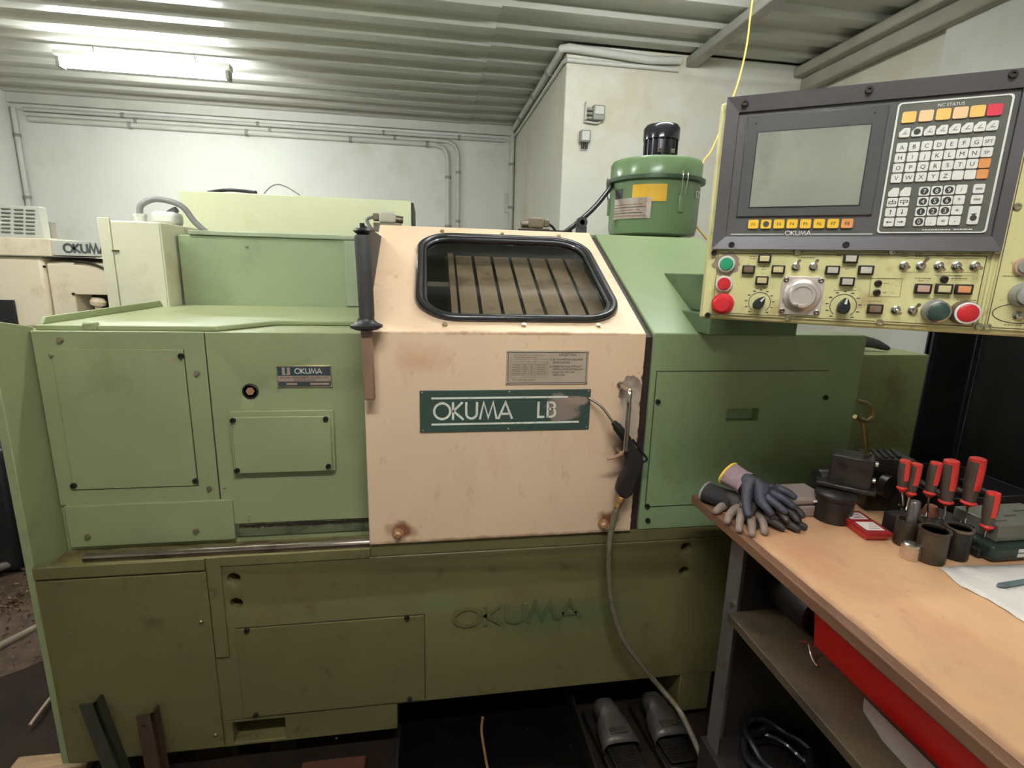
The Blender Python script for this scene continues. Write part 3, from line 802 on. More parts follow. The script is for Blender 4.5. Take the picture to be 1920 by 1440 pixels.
tube(bm, [slope(a, b, 0.003) for a, b in rrect(WX0 + 0.030, WX1 - 0.030, WT0 + 0.030, WT1 - 0.030, WR - 0.028, 10)], 0.0065, 8, closed=True, smooth=False)
dp('gasket_bead', bm, RUBBER, smooth=True)
bm = bmesh.new(); prism(bm, rrect(WX0 + 0.02, WX1 - 0.02, WT0 + 0.02, WT1 - 0.02, WR - 0.02), lambda a, b, d: slope(a, b, d), -0.006, -0.001)
dp('window_pane', bm, glass('smoked_window_glass', (0.70, 0.68, 0.65), 0.08), label='smoky window pane')
tilt = math.atan2(SLZ, SLY) - PI / 2
for px, py in ((829, 435), (941, 440), (1048, 444), (834, 610), (982, 611), (1122, 612)):
    d = ray(px, py); t = (S0 - CAM).dot(ND) / d.dot(ND); p = CAM + d * t
    ob('screw', S_HEX, None, door, loc=p + ND * 0.0, rot=(tilt, 0, 0))
# seals along the sides, dark gap at the right
bm = bmesh.new(); prism(bm, [(0.006, 0.727), (0.006, 1.322), (0.59, 1.622), (0.59, 1.60), (0.03, 1.30), (0.03, 0.727)], YZ, 0.607, 0.631)
lp('door_seal', bm, mat('rusty_black_seal', (50, 36, 28), 0.6, var=0.4, scale=24), label='dark rusty seal between door and housing')
# name board OKUMA LB
YD = -0.010
b0 = rect(787, 1106, 731, 808, YD - 0.003)
BOARD = mat('dark_green_name_board', (60, 80, 70), 0.4, var=0.06, scale=8,
            marks=[((b0[0] + 0.835 * (b0[1] - b0[0]), YD, b0[2] + 0.55 * (b0[3] - b0[2])), (0.052, 0.2, 0.048), (148, 128, 116), 0.30, 28.0),
                   ((b0[0] + 0.93 * (b0[1] - b0[0]), YD, b0[2] + 0.72 * (b0[3] - b0[2])), (0.045, 0.2, 0.016), (164, 140, 126), 0.35, 34.0)])
board = plate('name_board', b0[0], b0[1], b0[2], b0[3], YD - 0.004, YD - 0.0004, BOARD, door, 0.0015, label='dark green name board with white letters')
BW, BH = b0[1] - b0[0], b0[3] - b0[2]
yb = YD - 0.0042
bm = bmesh.new(); letters(bm, 'OKUMA', lambda a, b, d: (b0[0] + 0.078 * BW + a, yb - d, b0[2] + 0.30 * BH + b), 0.42 * BH, 0.125, 0.0012, sx=0.92 * 0.505 * BW / (4.55 * 0.42 * BH))
dp('board_lettering', bm, WHITE_PRINT)
bm = bmesh.new(); letters(bm, 'LB', lambda a, b, d: (b0[0] + 0.678 * BW + a, yb - d, b0[2] + 0.31 * BH + b), 0.40 * BH, 0.13, 0.0012, sx=1.02)
dp('board_lettering', bm, WHITE_PRINT)
plate('board_line', b0[0] + 0.065 * BW, b0[0] + 0.86 * BW, b0[2] + 0.795 * BH, b0[2] + 0.840 * BH, yb - 0.0008, yb, WHITE_PRINT, door, 0)
plate('board_line', b0[0] + 0.065 * BW, b0[0] + 0.935 * BW, b0[2] + 0.172 * BH, b0[2] + 0.217 * BH, yb - 0.0008, yb, WHITE_PRINT, door, 0)
for a in (0.015, 0.51, 0.985):
    for b in (0.05, 0.95): ob('rivet', S_RIV, None, door, loc=(b0[0] + a * BW, yb + 0.0004, b0[2] + b * BH))
# aluminium notice plate
q0 = rect(949, 1103, 657, 721, YD - 0.003)
NOTICE = mat('aluminium_notice', (192, 174, 154), 0.4, metal=0.15, var=0.06, scale=12)
notice = plate('notice_plate', q0[0], q0[1], q0[2], q0[3], YD - 0.003, YD - 0.0004, NOTICE, door, 0.001, label='small aluminium notice plate')
QW, QH = q0[1] - q0[0], q0[3] - q0[2]
yn = YD - 0.0032
def frame_lines(x0, x1, z0, z1, w, y, m, parent, name):
    bm = bmesh.new()
    box(bm, x0, x1, y - 0.0005, y, z0, z0 + w); box(bm, x0, x1, y - 0.0005, y, z1 - w, z1)
    box(bm, x0, x0 + w, y - 0.0005, y, z0, z1); box(bm, x1 - w, x1, y - 0.0005, y, z0, z1)
    return ob(name, bm, m, parent)
frame_lines(q0[0] + 0.02 * QW, q0[1] - 0.02 * QW, q0[2] + 0.045 * QH, q0[3] - 0.045 * QH, 0.0016, yn, DARK_PRINT, door, 'notice_border')
for body, fx, fz, sz in (('-  OPLETTEN  -', 0.735, 0.87, 0.085), ('1) BY DRAAIENDE MACHINE', 0.725, 0.735, 0.062), ('DEUR SLUITEN', 0.665, 0.645, 0.062), ('2) SMEERTEL KLAUWPLAAT', 0.72, 0.53, 0.062),
                         ('NIPPELS OP KLAUWPLAAT', 0.745, 0.445, 0.062), ('DAGELYKS MET VET', 0.69, 0.36, 0.062), ('INSPUITEN', 0.64, 0.275, 0.062)):
    ob('notice_print', text_mesh(body, sz * QH * 1.25, 0.0002), DARK_PRINT, door, loc=(q0[0] + fx * QW, yn - 0.0004, q0[2] + fz * QH), rot=FRONT)
bm = bmesh.new()
tx0, tx1, tz0, tz1 = q0[0] + 0.05 * QW, q0[0] + 0.50 * QW, q0[2] + 0.21 * QH, q0[2] + 0.74 * QH
for i in range(9):
    z = tz0 + (tz1 - tz0) * i / 8; box(bm, tx0, tx1, yn - 0.0004, yn, z, z + 0.0006)
for f in (0, 0.31, 0.48, 0.65, 1): x = tx0 + (tx1 - tx0) * f; box(bm, x, x + 0.0006, yn - 0.0004, yn, tz0, tz1)
for i in range(7):
    for f0, f1 in ((0.05, 0.26), (0.34, 0.44), (0.52, 0.60), (0.70, 0.94)):
        z = tz0 + (tz1 - tz0) * (i + 1.45) / 8
        if i > 4: continue
        box(bm, tx0 + (tx1 - tx0) * f0, tx0 + (tx1 - tx0) * f1, yn - 0.0004, yn, z, z + 0.0018)
for f0, f1, fz in ((0.09, 0.46, 0.855), (0.09, 0.37, 0.785), (0.08, 0.36, 0.13)):
    x = q0[0] + f0 * QW
    while x < q0[0] + f1 * QW:
        w = random.uniform(0.004, 0.012); box(bm, x, min(x + w, q0[0] + f1 * QW), yn - 0.0004, yn, q0[2] + fz * QH, q0[2] + fz * QH + 0.0022); x += w + 0.002
ob('notice_table', bm, mat('faded_print', (140, 116, 98), 0.6), door, kind='stuff')
for a in (0.015, 0.985):
    for b in (0.05, 0.95): ob('rivet', S_RIV, None, door, loc=(q0[0] + a * QW, yn + 0.0002, q0[2] + b * QH))
# chrome pull handle
hA, hB, hC = at(1163, 722, y=YD), at(1181, 736, y=-0.082), at(1172, 853, y=-0.082)
bm = bmesh.new(); tube(bm, [(hA.x, YD, hA.z), (hA.x + 0.001, -0.045, hA.z), (hA.x + 0.004, -0.074, hA.z - 0.004), (hB.x - 0.001, -0.082, hB.z - 0.02), (hB.x, -0.082, hB.z - 0.05), (hB.x, -0.082, hC.z + 0.03), (hB.x, -0.080, hC.z + 0.008), (hB.x - 0.002, -0.060, hC.z), (hB.x - 0.002, YD, hC.z)], 0.0065, 12)
dp('pull_handle', bm, STEEL, smooth=True, label='chrome pull handle')
bm = bmesh.new(); cyl(bm, (hA.x, YD, hA.z), (hA.x, YD - 0.004, hA.z), 0.011, n=16); dp('handle_rose', bm, STEEL)
# clamp screws at the lower corners
for px, py in ((746, 1003), (1132, 985)):
    p = at(px, py, y=-0.02)
    bm = bmesh.new(); lathe(bm, [(0.016, 0), (0.016, 0.004), (0.010, 0.005), (0.012, 0.014), (0.007, 0.020), (0.0, 0.021)], (p.x, YD, p.z), (0, -1, 0), 14)
    dp('clamp_knob', bm, mat('corroded_brass_knob', (196, 150, 112), 0.5, metal=0.4, var=0.3, scale=60), smooth=True)

# upright lever with black grip at the door's left edge
YL = -0.045
gt, gb = at(680, 441, y=YL), at(688, 598, y=YL)
rb = at(694, 748, y=YL)
LEV = thing('grip_lever', 'upright lever with black grip and brown square shank', 'lever', (gb.x, YL, rb.z))
bm = bmesh.new()
ax = (gt - gb)
lathe(bm, [(0.0, 0), (0.0180, 0.0), (0.0190, 0.01), (0.0192, ax.length * 0.5), (0.0205, ax.length * 0.97), (0.018, ax.length), (0.0, ax.length)], gb, ax, 20)
ob('grip', bm, mat('worn_black_grip', (66, 62, 58), 0.6, var=0.12, scale=30), LEV, smooth=True)
top = gt
bm = bmesh.new(); lathe(bm, [(0.010, -0.002), (0.018, 0.006), (0.023, 0.010), (0.018, 0.016), (0.006, 0.017), (0.006, 0.028), (0.0, 0.028)], top, ax, 20)
ob('end_cap', bm, BLACK, LEV, smooth=True)
cl = at(687, 609, y=YL)
bm = bmesh.new(); lathe(bm, [(0.020, 0.016), (0.022, 0.010), (0.030, 0.004), (0.040, 0.0), (0.040, -0.006), (0.028, -0.012), (0.016, -0.014)], cl, ax, 24)
ob('collar', bm, BLACK, LEV, smooth=True)
bm = bmesh.new(); dn = (rb - cl); d_, a_, b_ = basis(dn); 
sq = [(-0.0135, -0.0135), (0.0135, -0.0135), (0.0135, 0.0135), (-0.0135, 0.0135)]
prism(bm, sq, lambda a, b, d: cl + Vector((a, b, 0)) + dn * d, 0.0, 1.0)
ob('shank', bm, mat('brown_shank', (142, 108, 88), 0.35, var=0.12, scale=10), LEV, bevel=0.003)
bm = bmesh.new(); box(bm, rb.x - 0.01, rb.x + 0.01, YL + 0.0135, -0.0105, rb.z + 0.03, rb.z + 0.06); ob('bracket', bm, STEEL_DULL, LEV)

# limit switches on the door's top edge
def limit_switch(px, py, y, s, m):
    p = at(px, py, y=y)
    bm = bmesh.new(); box(bm, p.x - 0.030 * s, p.x + 0.030 * s, y - 0.02, y + 0.03, p.z - 0.002, p.z + 0.040)
    o = lp('limit_switch', bm, m, bevel=0.008)
    bm = bmesh.new(); cyl(bm, (p.x + 0.030 * s, y, p.z + 0.014), (p.x + 0.056 * s, y, p.z + 0.012), 0.013, n=14); ob('switch_gland', bm, STEEL_DULL, o, smooth=True)
    bm = bmesh.new(); box(bm, p.x - 0.052 * s, p.x - 0.030 * s, y - 0.012, y + 0.02, p.z + 0.006, p.z + 0.032); ob('switch_head', bm, STEEL_DULL, o, bevel=0.003)
    bm = bmesh.new(); box(bm, p.x - 0.05, p.x + 0.05, y - 0.02, y + 0.03, p.z - 0.03, p.z - 0.002); ob('switch_bracket', bm, STEEL_DULL, o)
    return p
p = limit_switch(727, 418, 0.66, 1.0, mat('switch_grey', (186, 178, 160), 0.5))
bm = bmesh.new(); tube(bm, [(p.x - 0.05, 0.66, p.z + 0.02), (p.x - 0.075, 0.66, p.z + 0.005), (p.x - 0.05, 0.66, p.z - 0.04), (p.x - 0.08, 0.75, p.z - 0.05)], 0.006, 8); lp('switch_cable', bm, HOSE_G, smooth=True)
p = limit_switch(1004, 428, 0.66, -1.0, mat('switch_brown', (140, 124, 104), 0.5))
bm = bmesh.new(); tube(bm, [(p.x + 0.05, 0.66, p.z + 0.018), (p.x + 0.07, 0.66, p.z + 0.005), (p.x + 0.09, 0.67, p.z - 0.02)], 0.005, 8); lp('switch_cable', bm, BLACK, smooth=True)
bm = bmesh.new(); a_ = at(972, 427, y=0.62); box(bm, a_.x, at(1072, 433, y=0.62).x, 0.612, 0.63, 1.628, 1.650); lp('switch_rail', bm, BLACK)
p = at(1090, 426, y=0.68)
bm = bmesh.new(); lathe(bm, [(0.010, -0.012), (0.021, -0.012), (0.021, 0.012), (0.010, 0.012), (0.010, -0.012)], (p.x, 0.68, p.z + 0.018), (0, 1, 0), 18)
box(bm, p.x - 0.02, p.x + 0.02, 0.672, 0.69, 1.64, p.z + 0.004); lp('cable_eye', bm, mat('eye_dark', (70, 66, 66), 0.5), smooth=True)

# ---- bracket arm carrying the control pendant ---------------------------
bm = bmesh.new(); box(bm, 0.797, 1.03, -0.23, 0.36, 1.393, 1.502); lp('pendant_arm', bm, G_SHADED, bevel=0.004, label='dark green bracket arm under the control panel')
bm = bmesh.new(); box(bm, 0.767, 1.034, -0.06, 0.12, 1.336, 1.3925); lp('arm_foot', bm, G_SHADED, bevel=0.003)
# ------------------------------------------------------------------ control pendant
PANG = math.radians(33.5)
PWD = Vector((math.cos(PANG), -math.sin(PANG), 0)); PN = Vector((-math.sin(PANG), -math.cos(PANG), 0))
PORG = CAM + ray(1310, 597) * 1.10
PEN = thing('control_pendant', 'cream control panel with black screen bezel, keyboard and push buttons', 'control panel', PORG, rotz=-PANG)
def pn(px, py):
    """Pixel of the photograph -> (x, z) on the pendant's front face."""
    d = ray(px, py); t = (PORG - CAM).dot(PN) / d.dot(PN)
    q = CAM + d * t - PORG
    return q.dot(PWD), q.z
def pp(name, geo, m, parent=None, **k): return ob(name, geo, m, parent or PEN, **k)
def pbox(name, x0, x1, z0, z1, y0, y1, m, parent=None, bevel=0.001, **k):
    bm = bmesh.new(); box(bm, x0, x1, y0, y1, z0, z1); return pp(name, bm, m, parent, bevel=bevel, **k)

PCREAM = mat('pendant_cream_paint', (216, 208, 148), 0.42, var=0.06, scale=9, dirt=[((168, 132, 84), 0.26, 11.0), ((110, 74, 46), 0.07, 50.0)])
BEZEL = mat('pendant_bezel_black', (88, 83, 84), 0.35, var=0.10, scale=6, dirt=((98, 92, 88), 0.2, 5.0))
BEZEL_IN = mat('pendant_face_black', (92, 89, 86), 0.32, var=0.08, scale=6)
KEYPAD = mat('keypad_grey', (96, 95, 86), 0.4, var=0.08, scale=8)
PW_ = 0.60; PH_ = 0.4215
zb_ = pn(1335, 467)[1]               # bottom of the black bezel
pbox('housing', 0.0, PW_, 0.0, PH_ - 0.004, 0.006, 0.17, PCREAM, bevel=0.006)
bz0, bz1 = 0.012, 0.468
# bezel frame: four sloping strips round the recessed face
ix0, iz1 = pn(1386, 212); iz0 = pn(1372, 444)[1]; ix1 = pn(1911, 172)[0] + 0.004
def strip(a, b, c, d):
    bm = bmesh.new()
    A = [bm.verts.new((p[0], -0.010, p[1])) for p in (a, b)] + [bm.verts.new((p[0], -0.004, p[1])) for p in (c, d)]
    B = [bm.verts.new((v.co.x, 0.0055, v.co.z)) for v in A]
    bm.faces.new(A); bm.faces.new(B[::-1])
    for i in range(4): bm.faces.new((A[i], A[(i + 1) % 4], B[(i + 1) % 4], B[i]))
    return pp('bezel_strip', bm, BEZEL)
O = [(bz0, zb_), (bz1, zb_), (bz1, PH_), (bz0, PH_)]
I = [(ix0, iz0), (ix1, iz0), (ix1, iz1), (ix0, iz1)]
for i in range(4):
    j = (i + 1) % 4; strip(O[i], O[j], I[j], I[i])
pbox('face_plate', ix0 + 0.0005, ix1 - 0.0005, iz0 + 0.0005, iz1 - 0.0005, 0.001, 0.0058, BEZEL_IN, bevel=0)
# screen in its surround
s = [pn(*p) for p in ((1396, 222), (1676, 194), (1643, 402), (1378, 409))]
pbox('screen_surround', s[3][0] + 0.002, (s[1][0] + s[2][0]) / 2 - 0.006, (s[3][1] + s[2][1]) / 2, (s[0][1] + s[1][1]) / 2, -0.003, 0.001, mat('screen_surround', (82, 81, 80), 0.3, var=0.06), bevel=0.002)
c = [pn(*p) for p in ((1420, 250), (1630, 235), (1612, 383), (1407, 390))]
sx0, sx1 = (c[0][0] + c[3][0]) / 2, (c[1][0] + c[2][0]) / 2; sz0, sz1 = (c[2][1] + c[3][1]) / 2, (c[0][1] + c[1][1]) / 2
pbox('screen_rim', sx0 - 0.002, sx1 + 0.002, sz0 - 0.002, sz1 + 0.002, -0.0036, -0.003, BLACK, bevel=0)
pbox('screen', sx0, sx1, sz0, sz1, -0.0045, -0.0036, mat('dusty_screen_glass', (142, 144, 128), 0.28, var=0.10, scale=9, dirt=((120, 120, 106), 0.3, 7.0)), bevel=0, label='dusty blank grey screen')
for px, py in ((1418, 233), (1640, 212)):
    x, z = pn(px, py); bm = bmesh.new(); cyl(bm, (x, -0.0036, z), (x, -0.003, z), 0.0017, n=10); pp('pin_hole', bm, BLACK)
# white printed rules
WHITE = mat('white_key', (228, 226, 214), 0.5, var=0.04, scale=40, dirt=((196, 172, 150), 0.15, 30.0))
lz_ = pn(1500, 439)[1]
la_, lb_ = pn(1370, 439)[0], pn(1636, 437)[0]; ta_, tb_ = pn(1470, 437)[0], pn(1522, 436)[0]
for x0, x1 in ((la_, ta_), (tb_, lb_)): pbox('printed_line', x0, x1, lz_ - 0.0008, lz_ + 0.0008, 0.0002, 0.001, WHITE, bevel=0)
bm = bmesh.new(); letters(bm, 'OKUMA', lambda a, b, d: (ta_ + 0.002 + a, 0.001 - d, lz_ - 0.002 + b), 0.0085, 0.16, 0.0006, sx=1.02 * (tb_ - ta_ - 0.003) / (4.55 * 0.0085))
pp('brand_lettering', bm, WHITE)
k = [pn(*p) for p in ((1684, 196), (1905, 172), (1848, 437), (1643, 437))]
kx0, kx1, kz0, kz1 = (k[0][0] + k[3][0]) / 2, (k[1][0] + k[2][0]) / 2, (k[2][1] + k[3][1]) / 2, (k[0][1] + k[1][1]) / 2
pbox('keypad_plate', kx0, kx1, kz0, kz1, -0.0005, 0.001, KEYPAD, bevel=0)
bm = bmesh.new()
o_ = rrect(kx0, kx1, kz0, kz1, 0.006, 4); i_ = rrect(kx0 + 0.0028, kx1 - 0.0028, kz0 + 0.0022, kz1 - 0.0022, 0.005, 4)
for q in range(len(o_)):
    w = (q + 1) % len(o_)
    vs = [bm.verts.new((p[0], -0.0012, p[1])) for p in (o_[q], o_[w], i_[w], i_[q])]; ws = [bm.verts.new((v.co.x, -0.0005, v.co.z)) for v in vs]
    bm.faces.new(vs); bm.faces.new(ws[::-1])
    bm.faces.new((vs[0], vs[1], ws[1], ws[0])); bm.faces.new((vs[2], vs[3], ws[3], ws[2]))
pp('keypad_border', bm, WHITE)
# ---- keys
KS = lambda x, y: pn(1650 + x / 4.8, 160 + y / 4.8)
FS = lambda x, y: pn(1370 + x / 5.142, 180 + y / 5.142)
ORANGE = mat('orange_key', (244, 196, 104), 0.5, var=0.05); PEACH = mat('peach_key', (250, 204, 152), 0.5, var=0.05); AMBER = mat('amber_key', (226, 150, 84), 0.5, var=0.06)
YEL_KEY = mat('yellow_function_key', (246, 194, 52), 0.45, var=0.05); RED_KEY = mat('red_key', (222, 62, 78), 0.45, var=0.05)
INK = mat('key_ink', (58, 56, 54), 0.6)
key_meshes = {}
def key_mesh(w, h, notch=False):
    kk = (round(w, 4), round(h, 4), notch)
    if kk not in key_meshes:
        bm = bmesh.new(); r = min(w, h) * 0.14
        poly = rrect(-w / 2, w / 2, -h / 2, h / 2, r, 2)
        if notch: poly = [p for p in poly if not (p[0] < -w * 0.2 and p[1] > h * 0.2)]; poly.insert(3, (-w * 0.12, h / 2)); poly.insert(4, (-w / 2, h * 0.05))
        prism(bm, poly, XZ, -0.0032, -0.0005)
        key_meshes[kk] = bm_me = to_mesh(bm, 'key')
    return key_meshes[kk]
legend = {}
def key(x, z, w, h, m, text=None, notch=False, dot=False, arrow=None):
    me = key_mesh(w, h, notch).copy(); me.materials.clear(); me.materials.append(m)
    kn = (round(w, 4), round(h, 4), notch, m.name)
    if kn in legend: bpy.data.meshes.remove(me); me = legend[kn]
    else: legend[kn] = me
    o = ob('key', me, None, PEN, loc=(x, 0, z))
    if dot:
        bm = bmesh.new(); cyl(bm, (0, -0.0032, 0), (0, -0.0036, 0), min(w, h) * 0.40, n=16); ob('key_disc', bm, INK, o)
    if arrow is not None:
        bm = bmesh.new(); L = h * 0.62; a = math.radians(arrow)
        ca, sa = math.cos(a), math.sin(a)
        def rot(u, v): return (u * ca - v * sa, u * sa + v * ca)
        prism(bm, [rot(*p) for p in ((-L / 2, -L * 0.06), (L * 0.15, -L * 0.06), (L * 0.15, -L * 0.22), (L / 2, 0), (L * 0.15, L * 0.22), (L * 0.15, L * 0.06), (-L / 2, L * 0.06))], XZ, -0.0036, -0.0032)
        ob('key_arrow', bm, INK, o)
    if text:
        tk = (text, round(h, 4))
        if tk not in legend: legend[tk] = text_mesh(text, h * (0.66 if len(text) < 2 else 0.50), 0.0001)
        ob('key_legend', legend[tk], None, o, loc=(0, -0.0038 if dot else -0.0034, -h * 0.04), rot=FRONT)
        if not legend[tk].materials: legend[tk].materials.append(WHITE if dot else INK)
    return o
def row(p0, p1, n): return [KS(p0[0] + (p1[0] - p0[0]) * i / (n - 1), p0[1] + (p1[1] - p0[1]) * i / (n - 1)) for i in range(n)]
ga = row((193, 562), (975, 505), 8); gv = row((143, 838), (915, 800), 8)
kw = (ga[7][0] - ga[0][0]) / 7; kh = (ga[3][1] - gv[3][1]) / 3
Wk, Hk = kw * 0.90, kh * 0.88
for i, (x, z) in enumerate(row((258, 290), (1028, 222), 6)):
    key(x, z, kw * 1.18, kh * 1.05, RED_KEY if i == 5 else (ORANGE if i in (0, 2, 4) else PEACH))
for i, (x, z) in enumerate(row((217, 430), (1005, 365), 8)):
    o = key(x, z, Wk, Hk, WHITE, notch=True)
    bm = bmesh.new()
    if i == 1: cyl(bm, (0, -0.0032, 0), (0, -0.0037, 0), Hk * 0.33, n=14)
    else: prism(bm, [(-Wk * 0.2, -Hk * 0.18), (Wk * 0.28, -Hk * 0.18), (Wk * 0.28, -Hk * 0.10), (-Wk * 0.02, -Hk * 0.10), (Wk * 0.2, Hk * 0.22), (Wk * 0.12, Hk * 0.24)], XZ, -0.0036, -0.0032)
    ob('key_symbol', bm, INK if i == 1 else GREY_PLASTIC, o)
names = ['ABCDEFG', 'HIJKLMN', 'OPQRSTU', 'VWXYZ  ']
for rI in range(4):
    for cI in range(8):
        f = rI / 3
        x = ga[cI][0] * (1 - f) + gv[cI][0] * f; z = ga[cI][1] * (1 - f) + gv[cI][1] * f
        ch = names[rI][cI].strip() if cI < 7 else ''
        if cI == 7 and rI < 2: key(x, z, Wk, Hk, WHITE, 'SFT' if rI == 0 else 'SP')
        else: key(x, z, Wk, Hk, AMBER if cI == 7 else WHITE, ch or None)
for (x, y), kw_ in (((120, 965), {'notch': True}), ((225, 960), {'notch': True}), ((107, 1055), {}), ((210, 1050), {}), ((90, 1143), {'arrow': 90}), ((195, 1140), {'arrow': -90}), ((75, 1232), {'arrow': 180}), ((178, 1230), {'arrow': 0})):
    a, b = KS(x, y); o = key(a, b, Wk, Hk, WHITE, **kw_)
    if not kw_:
        bm = bmesh.new(); sg = 1 if x < 150 else -1
        for q in ((-0.36, 0.36, -0.20, -0.13), (-0.36, -0.29, -0.20, 0.12), (0.29, 0.36, -0.20, 0.12), (-0.05, 0.05, -0.05, 0.30), (-0.36, -0.12, 0.06, 0.12), (0.12, 0.36, 0.06, 0.12)):
            box(bm, q[0] * Wk, q[1] * Wk, -0.0036, -0.0032, sg * q[2] * Hk, sg * q[3] * Hk)
        ob('key_symbol', bm, INK, o)
num = ['789/', '456*', '123+', '0.=-']
ys_ = [((395, 955), (728, 938)), ((380, 1047), (705, 1033)), ((362, 1138), (687, 1124)), ((345, 1228), (667, 1218))]
for rI in range(4):
    for cI, (x, z) in enumerate(row(ys_[rI][0], ys_[rI][1], 4)):
        key(x, z, Wk, Hk, WHITE, num[rI][cI], dot=num[rI][cI].isdigit())
for (x, y), tx in (((885, 932), 'BS'), ((866, 1028), 'CAN')):
    a, b = KS(x, y); key(a, b, Wk, Hk, WHITE)
    bm = bmesh.new(); box(bm, a - Wk * 0.3, a + Wk * 0.3, -0.0036, -0.0032, b - Hk * 0.1, b + Hk * 0.1); pp('key_symbol', bm, GREY_PLASTIC)
a, b = KS(837, 1170); o = key(a, b, Wk, Hk * 2.0, WHITE)
bm = bmesh.new(); cyl(bm, (0, -0.0032, -Hk * 0.3), (0, -0.0037, -Hk * 0.3), Hk * 0.32, n=14); prism(bm, [(-Hk * 0.3, Hk * 0.16), (Hk * 0.3, Hk * 0.2), (0.0, -Hk * 0.1)], XZ, -0.0036, -0.0032); ob('key_symbol', bm, INK, o)
f0, f1 = FS(218, 1243), FS(1122, 1223)
for i in range(8):
    x = f0[0] + (f1[0] - f0[0]) * i / 7; z = (f0[1] + f1[1]) / 2
    o = key(x, z, (f1[0] - f0[0]) / 7 * 0.82, 0.0165, YEL_KEY if i < 7 else AMBER, ('F%d' % (i + 1)) if i != 1 else None)
    if i == 1: bm = bmesh.new(); cyl(bm, (0, -0.0032, 0), (0, -0.0037, 0), 0.0055, n=12); ob('key_wear', bm, INK, o)
for x0, x1, z_ in ((KS(380, 1300)[0], KS(620, 1300)[0], KS(480, 1300)[1]), (KS(660, 1295)[0], KS(820, 1300)[0], KS(740, 1296)[1])):
    bm = bmesh.new(); x = x0
    while x < x1:
        w = random.uniform(0.002, 0.006); box(bm, x, x + w, -0.0009, -0.0005, z_ - 0.0008, z_ + 0.0008); x += w + 0.001
    pp('faded_print', bm, WHITE, kind='stuff')
x, z = KS(640, 172)
pp('faded_print', text_mesh('NC STATUS', 0.007, 0.0001), WHITE, loc=(x, -0.0007, z), rot=FRONT)
# screws round the bezel
def pscrew(px, py, yy, r=0.0055, m=SCREW_DARK):
    x, z = pn(px, py)
    bm = bmesh.new(); lathe(bm, [(r, 0), (r, 0.003), (r * 0.85, 0.004), (r * 0.5, 0.004), (r * 0.4, 0.002), (0.0, 0.002)], (x, yy, z), (0, -1, 0), 14)
    pp('screw', bm, m, smooth=True)
for q in ((1397, 196), (1628, 172), (1895, 143)): pscrew(*q, -0.0085, 0.006)
for q in ((1372, 459), (1585, 459)): pscrew(*q, -0.0075, 0.0055, BLACK)
# ---- lower operating plate
pz1 = pn(1500, 472)[1]; pz0 = pn(1500, 590)[1]
plx0, plx1 = pn(1336, 540)[0], pn(1843, 540)[0]
pbox('operating_plate', plx0, plx1, 0.010, pz1, 0.002, 0.0065, PCREAM, bevel=0.0015)
pbox('side_plate', plx1 + 0.014, PW_ - 0.004, 0.010, PH_ - 0.02, 0.002, 0.0065, PCREAM, bevel=0.0015)
pbox('edge_rail', plx1 + 0.004, plx1 + 0.010, 0.006, PH_ - 0.03, 0.003, 0.0065, PCREAM, bevel=0.0015)
for q in ((1339, 474), (1495, 473), (1673, 472), (1870, 470), (1327, 591), (1477, 597), (1650, 604), (1836, 612), (1852, 613), (1908, 387)): pscrew(*q, 0.002, 0.0058, SCREW if q[0] > 1400 else SCREW_DARK)
A2 = lambda x, y: pn(1320 + x / 6.4, 450 + y / 6.4)
A3 = lambda x, y: pn(1600 + x / 6.0, 450 + y / 6.0)
GREEN_CAP = mat('green_button', (40, 146, 102), 0.35); RED_CAP = mat('red_button', (206, 40, 46), 0.35); DKGREEN = mat('dark_green_button', (52, 70, 62), 0.35)
def pbutton(p, r, m, ring=STEEL, h=0.012, name='push_button', lab=None):
    x, z = p
    bm = bmesh.new(); lathe(bm, [(r * 1.32, 0), (r * 1.32, h * 0.5), (r * 1.2, h * 0.8), (r * 1.02, h * 0.8), (r * 1.02, h * 0.4), (0, h * 0.4)], (x, 0.002, z), (0, -1, 0), 26)
    o = pp(name, bm, ring, smooth=True, label=lab)
    bm = bmesh.new(); lathe(bm, [(r, h * 0.3), (r, h * 0.95), (r * 0.9, h * 1.1), (0, h * 1.15)], (x, 0.002, z), (0, -1, 0), 24)
    ob('button_cap', bm, m, o, smooth=True)
RING_W = mat('white_button_ring', (222, 214, 206), 0.35, var=0.05)
pbutton(A2(272, 290), 0.0125, GREEN_CAP, RING_W, lab='green push button'); pbutton(A2(242, 527), 0.0125, RED_CAP, RING_W, lab='red push button')
x, z = A2(222, 765)
bm = bmesh.new(); lathe(bm, [(0.022, 0), (0.021, 0.006), (0.012, 0.008), (0.012, 0.014), (0.0175, 0.016), (0.018, 0.024), (0.014, 0.028), (0, 0.029)], (x, 0.002, z), (0, -1, 0), 28)
pp('emergency_stop', bm, RED_CAP, smooth=True, label='red mushroom emergency stop button')
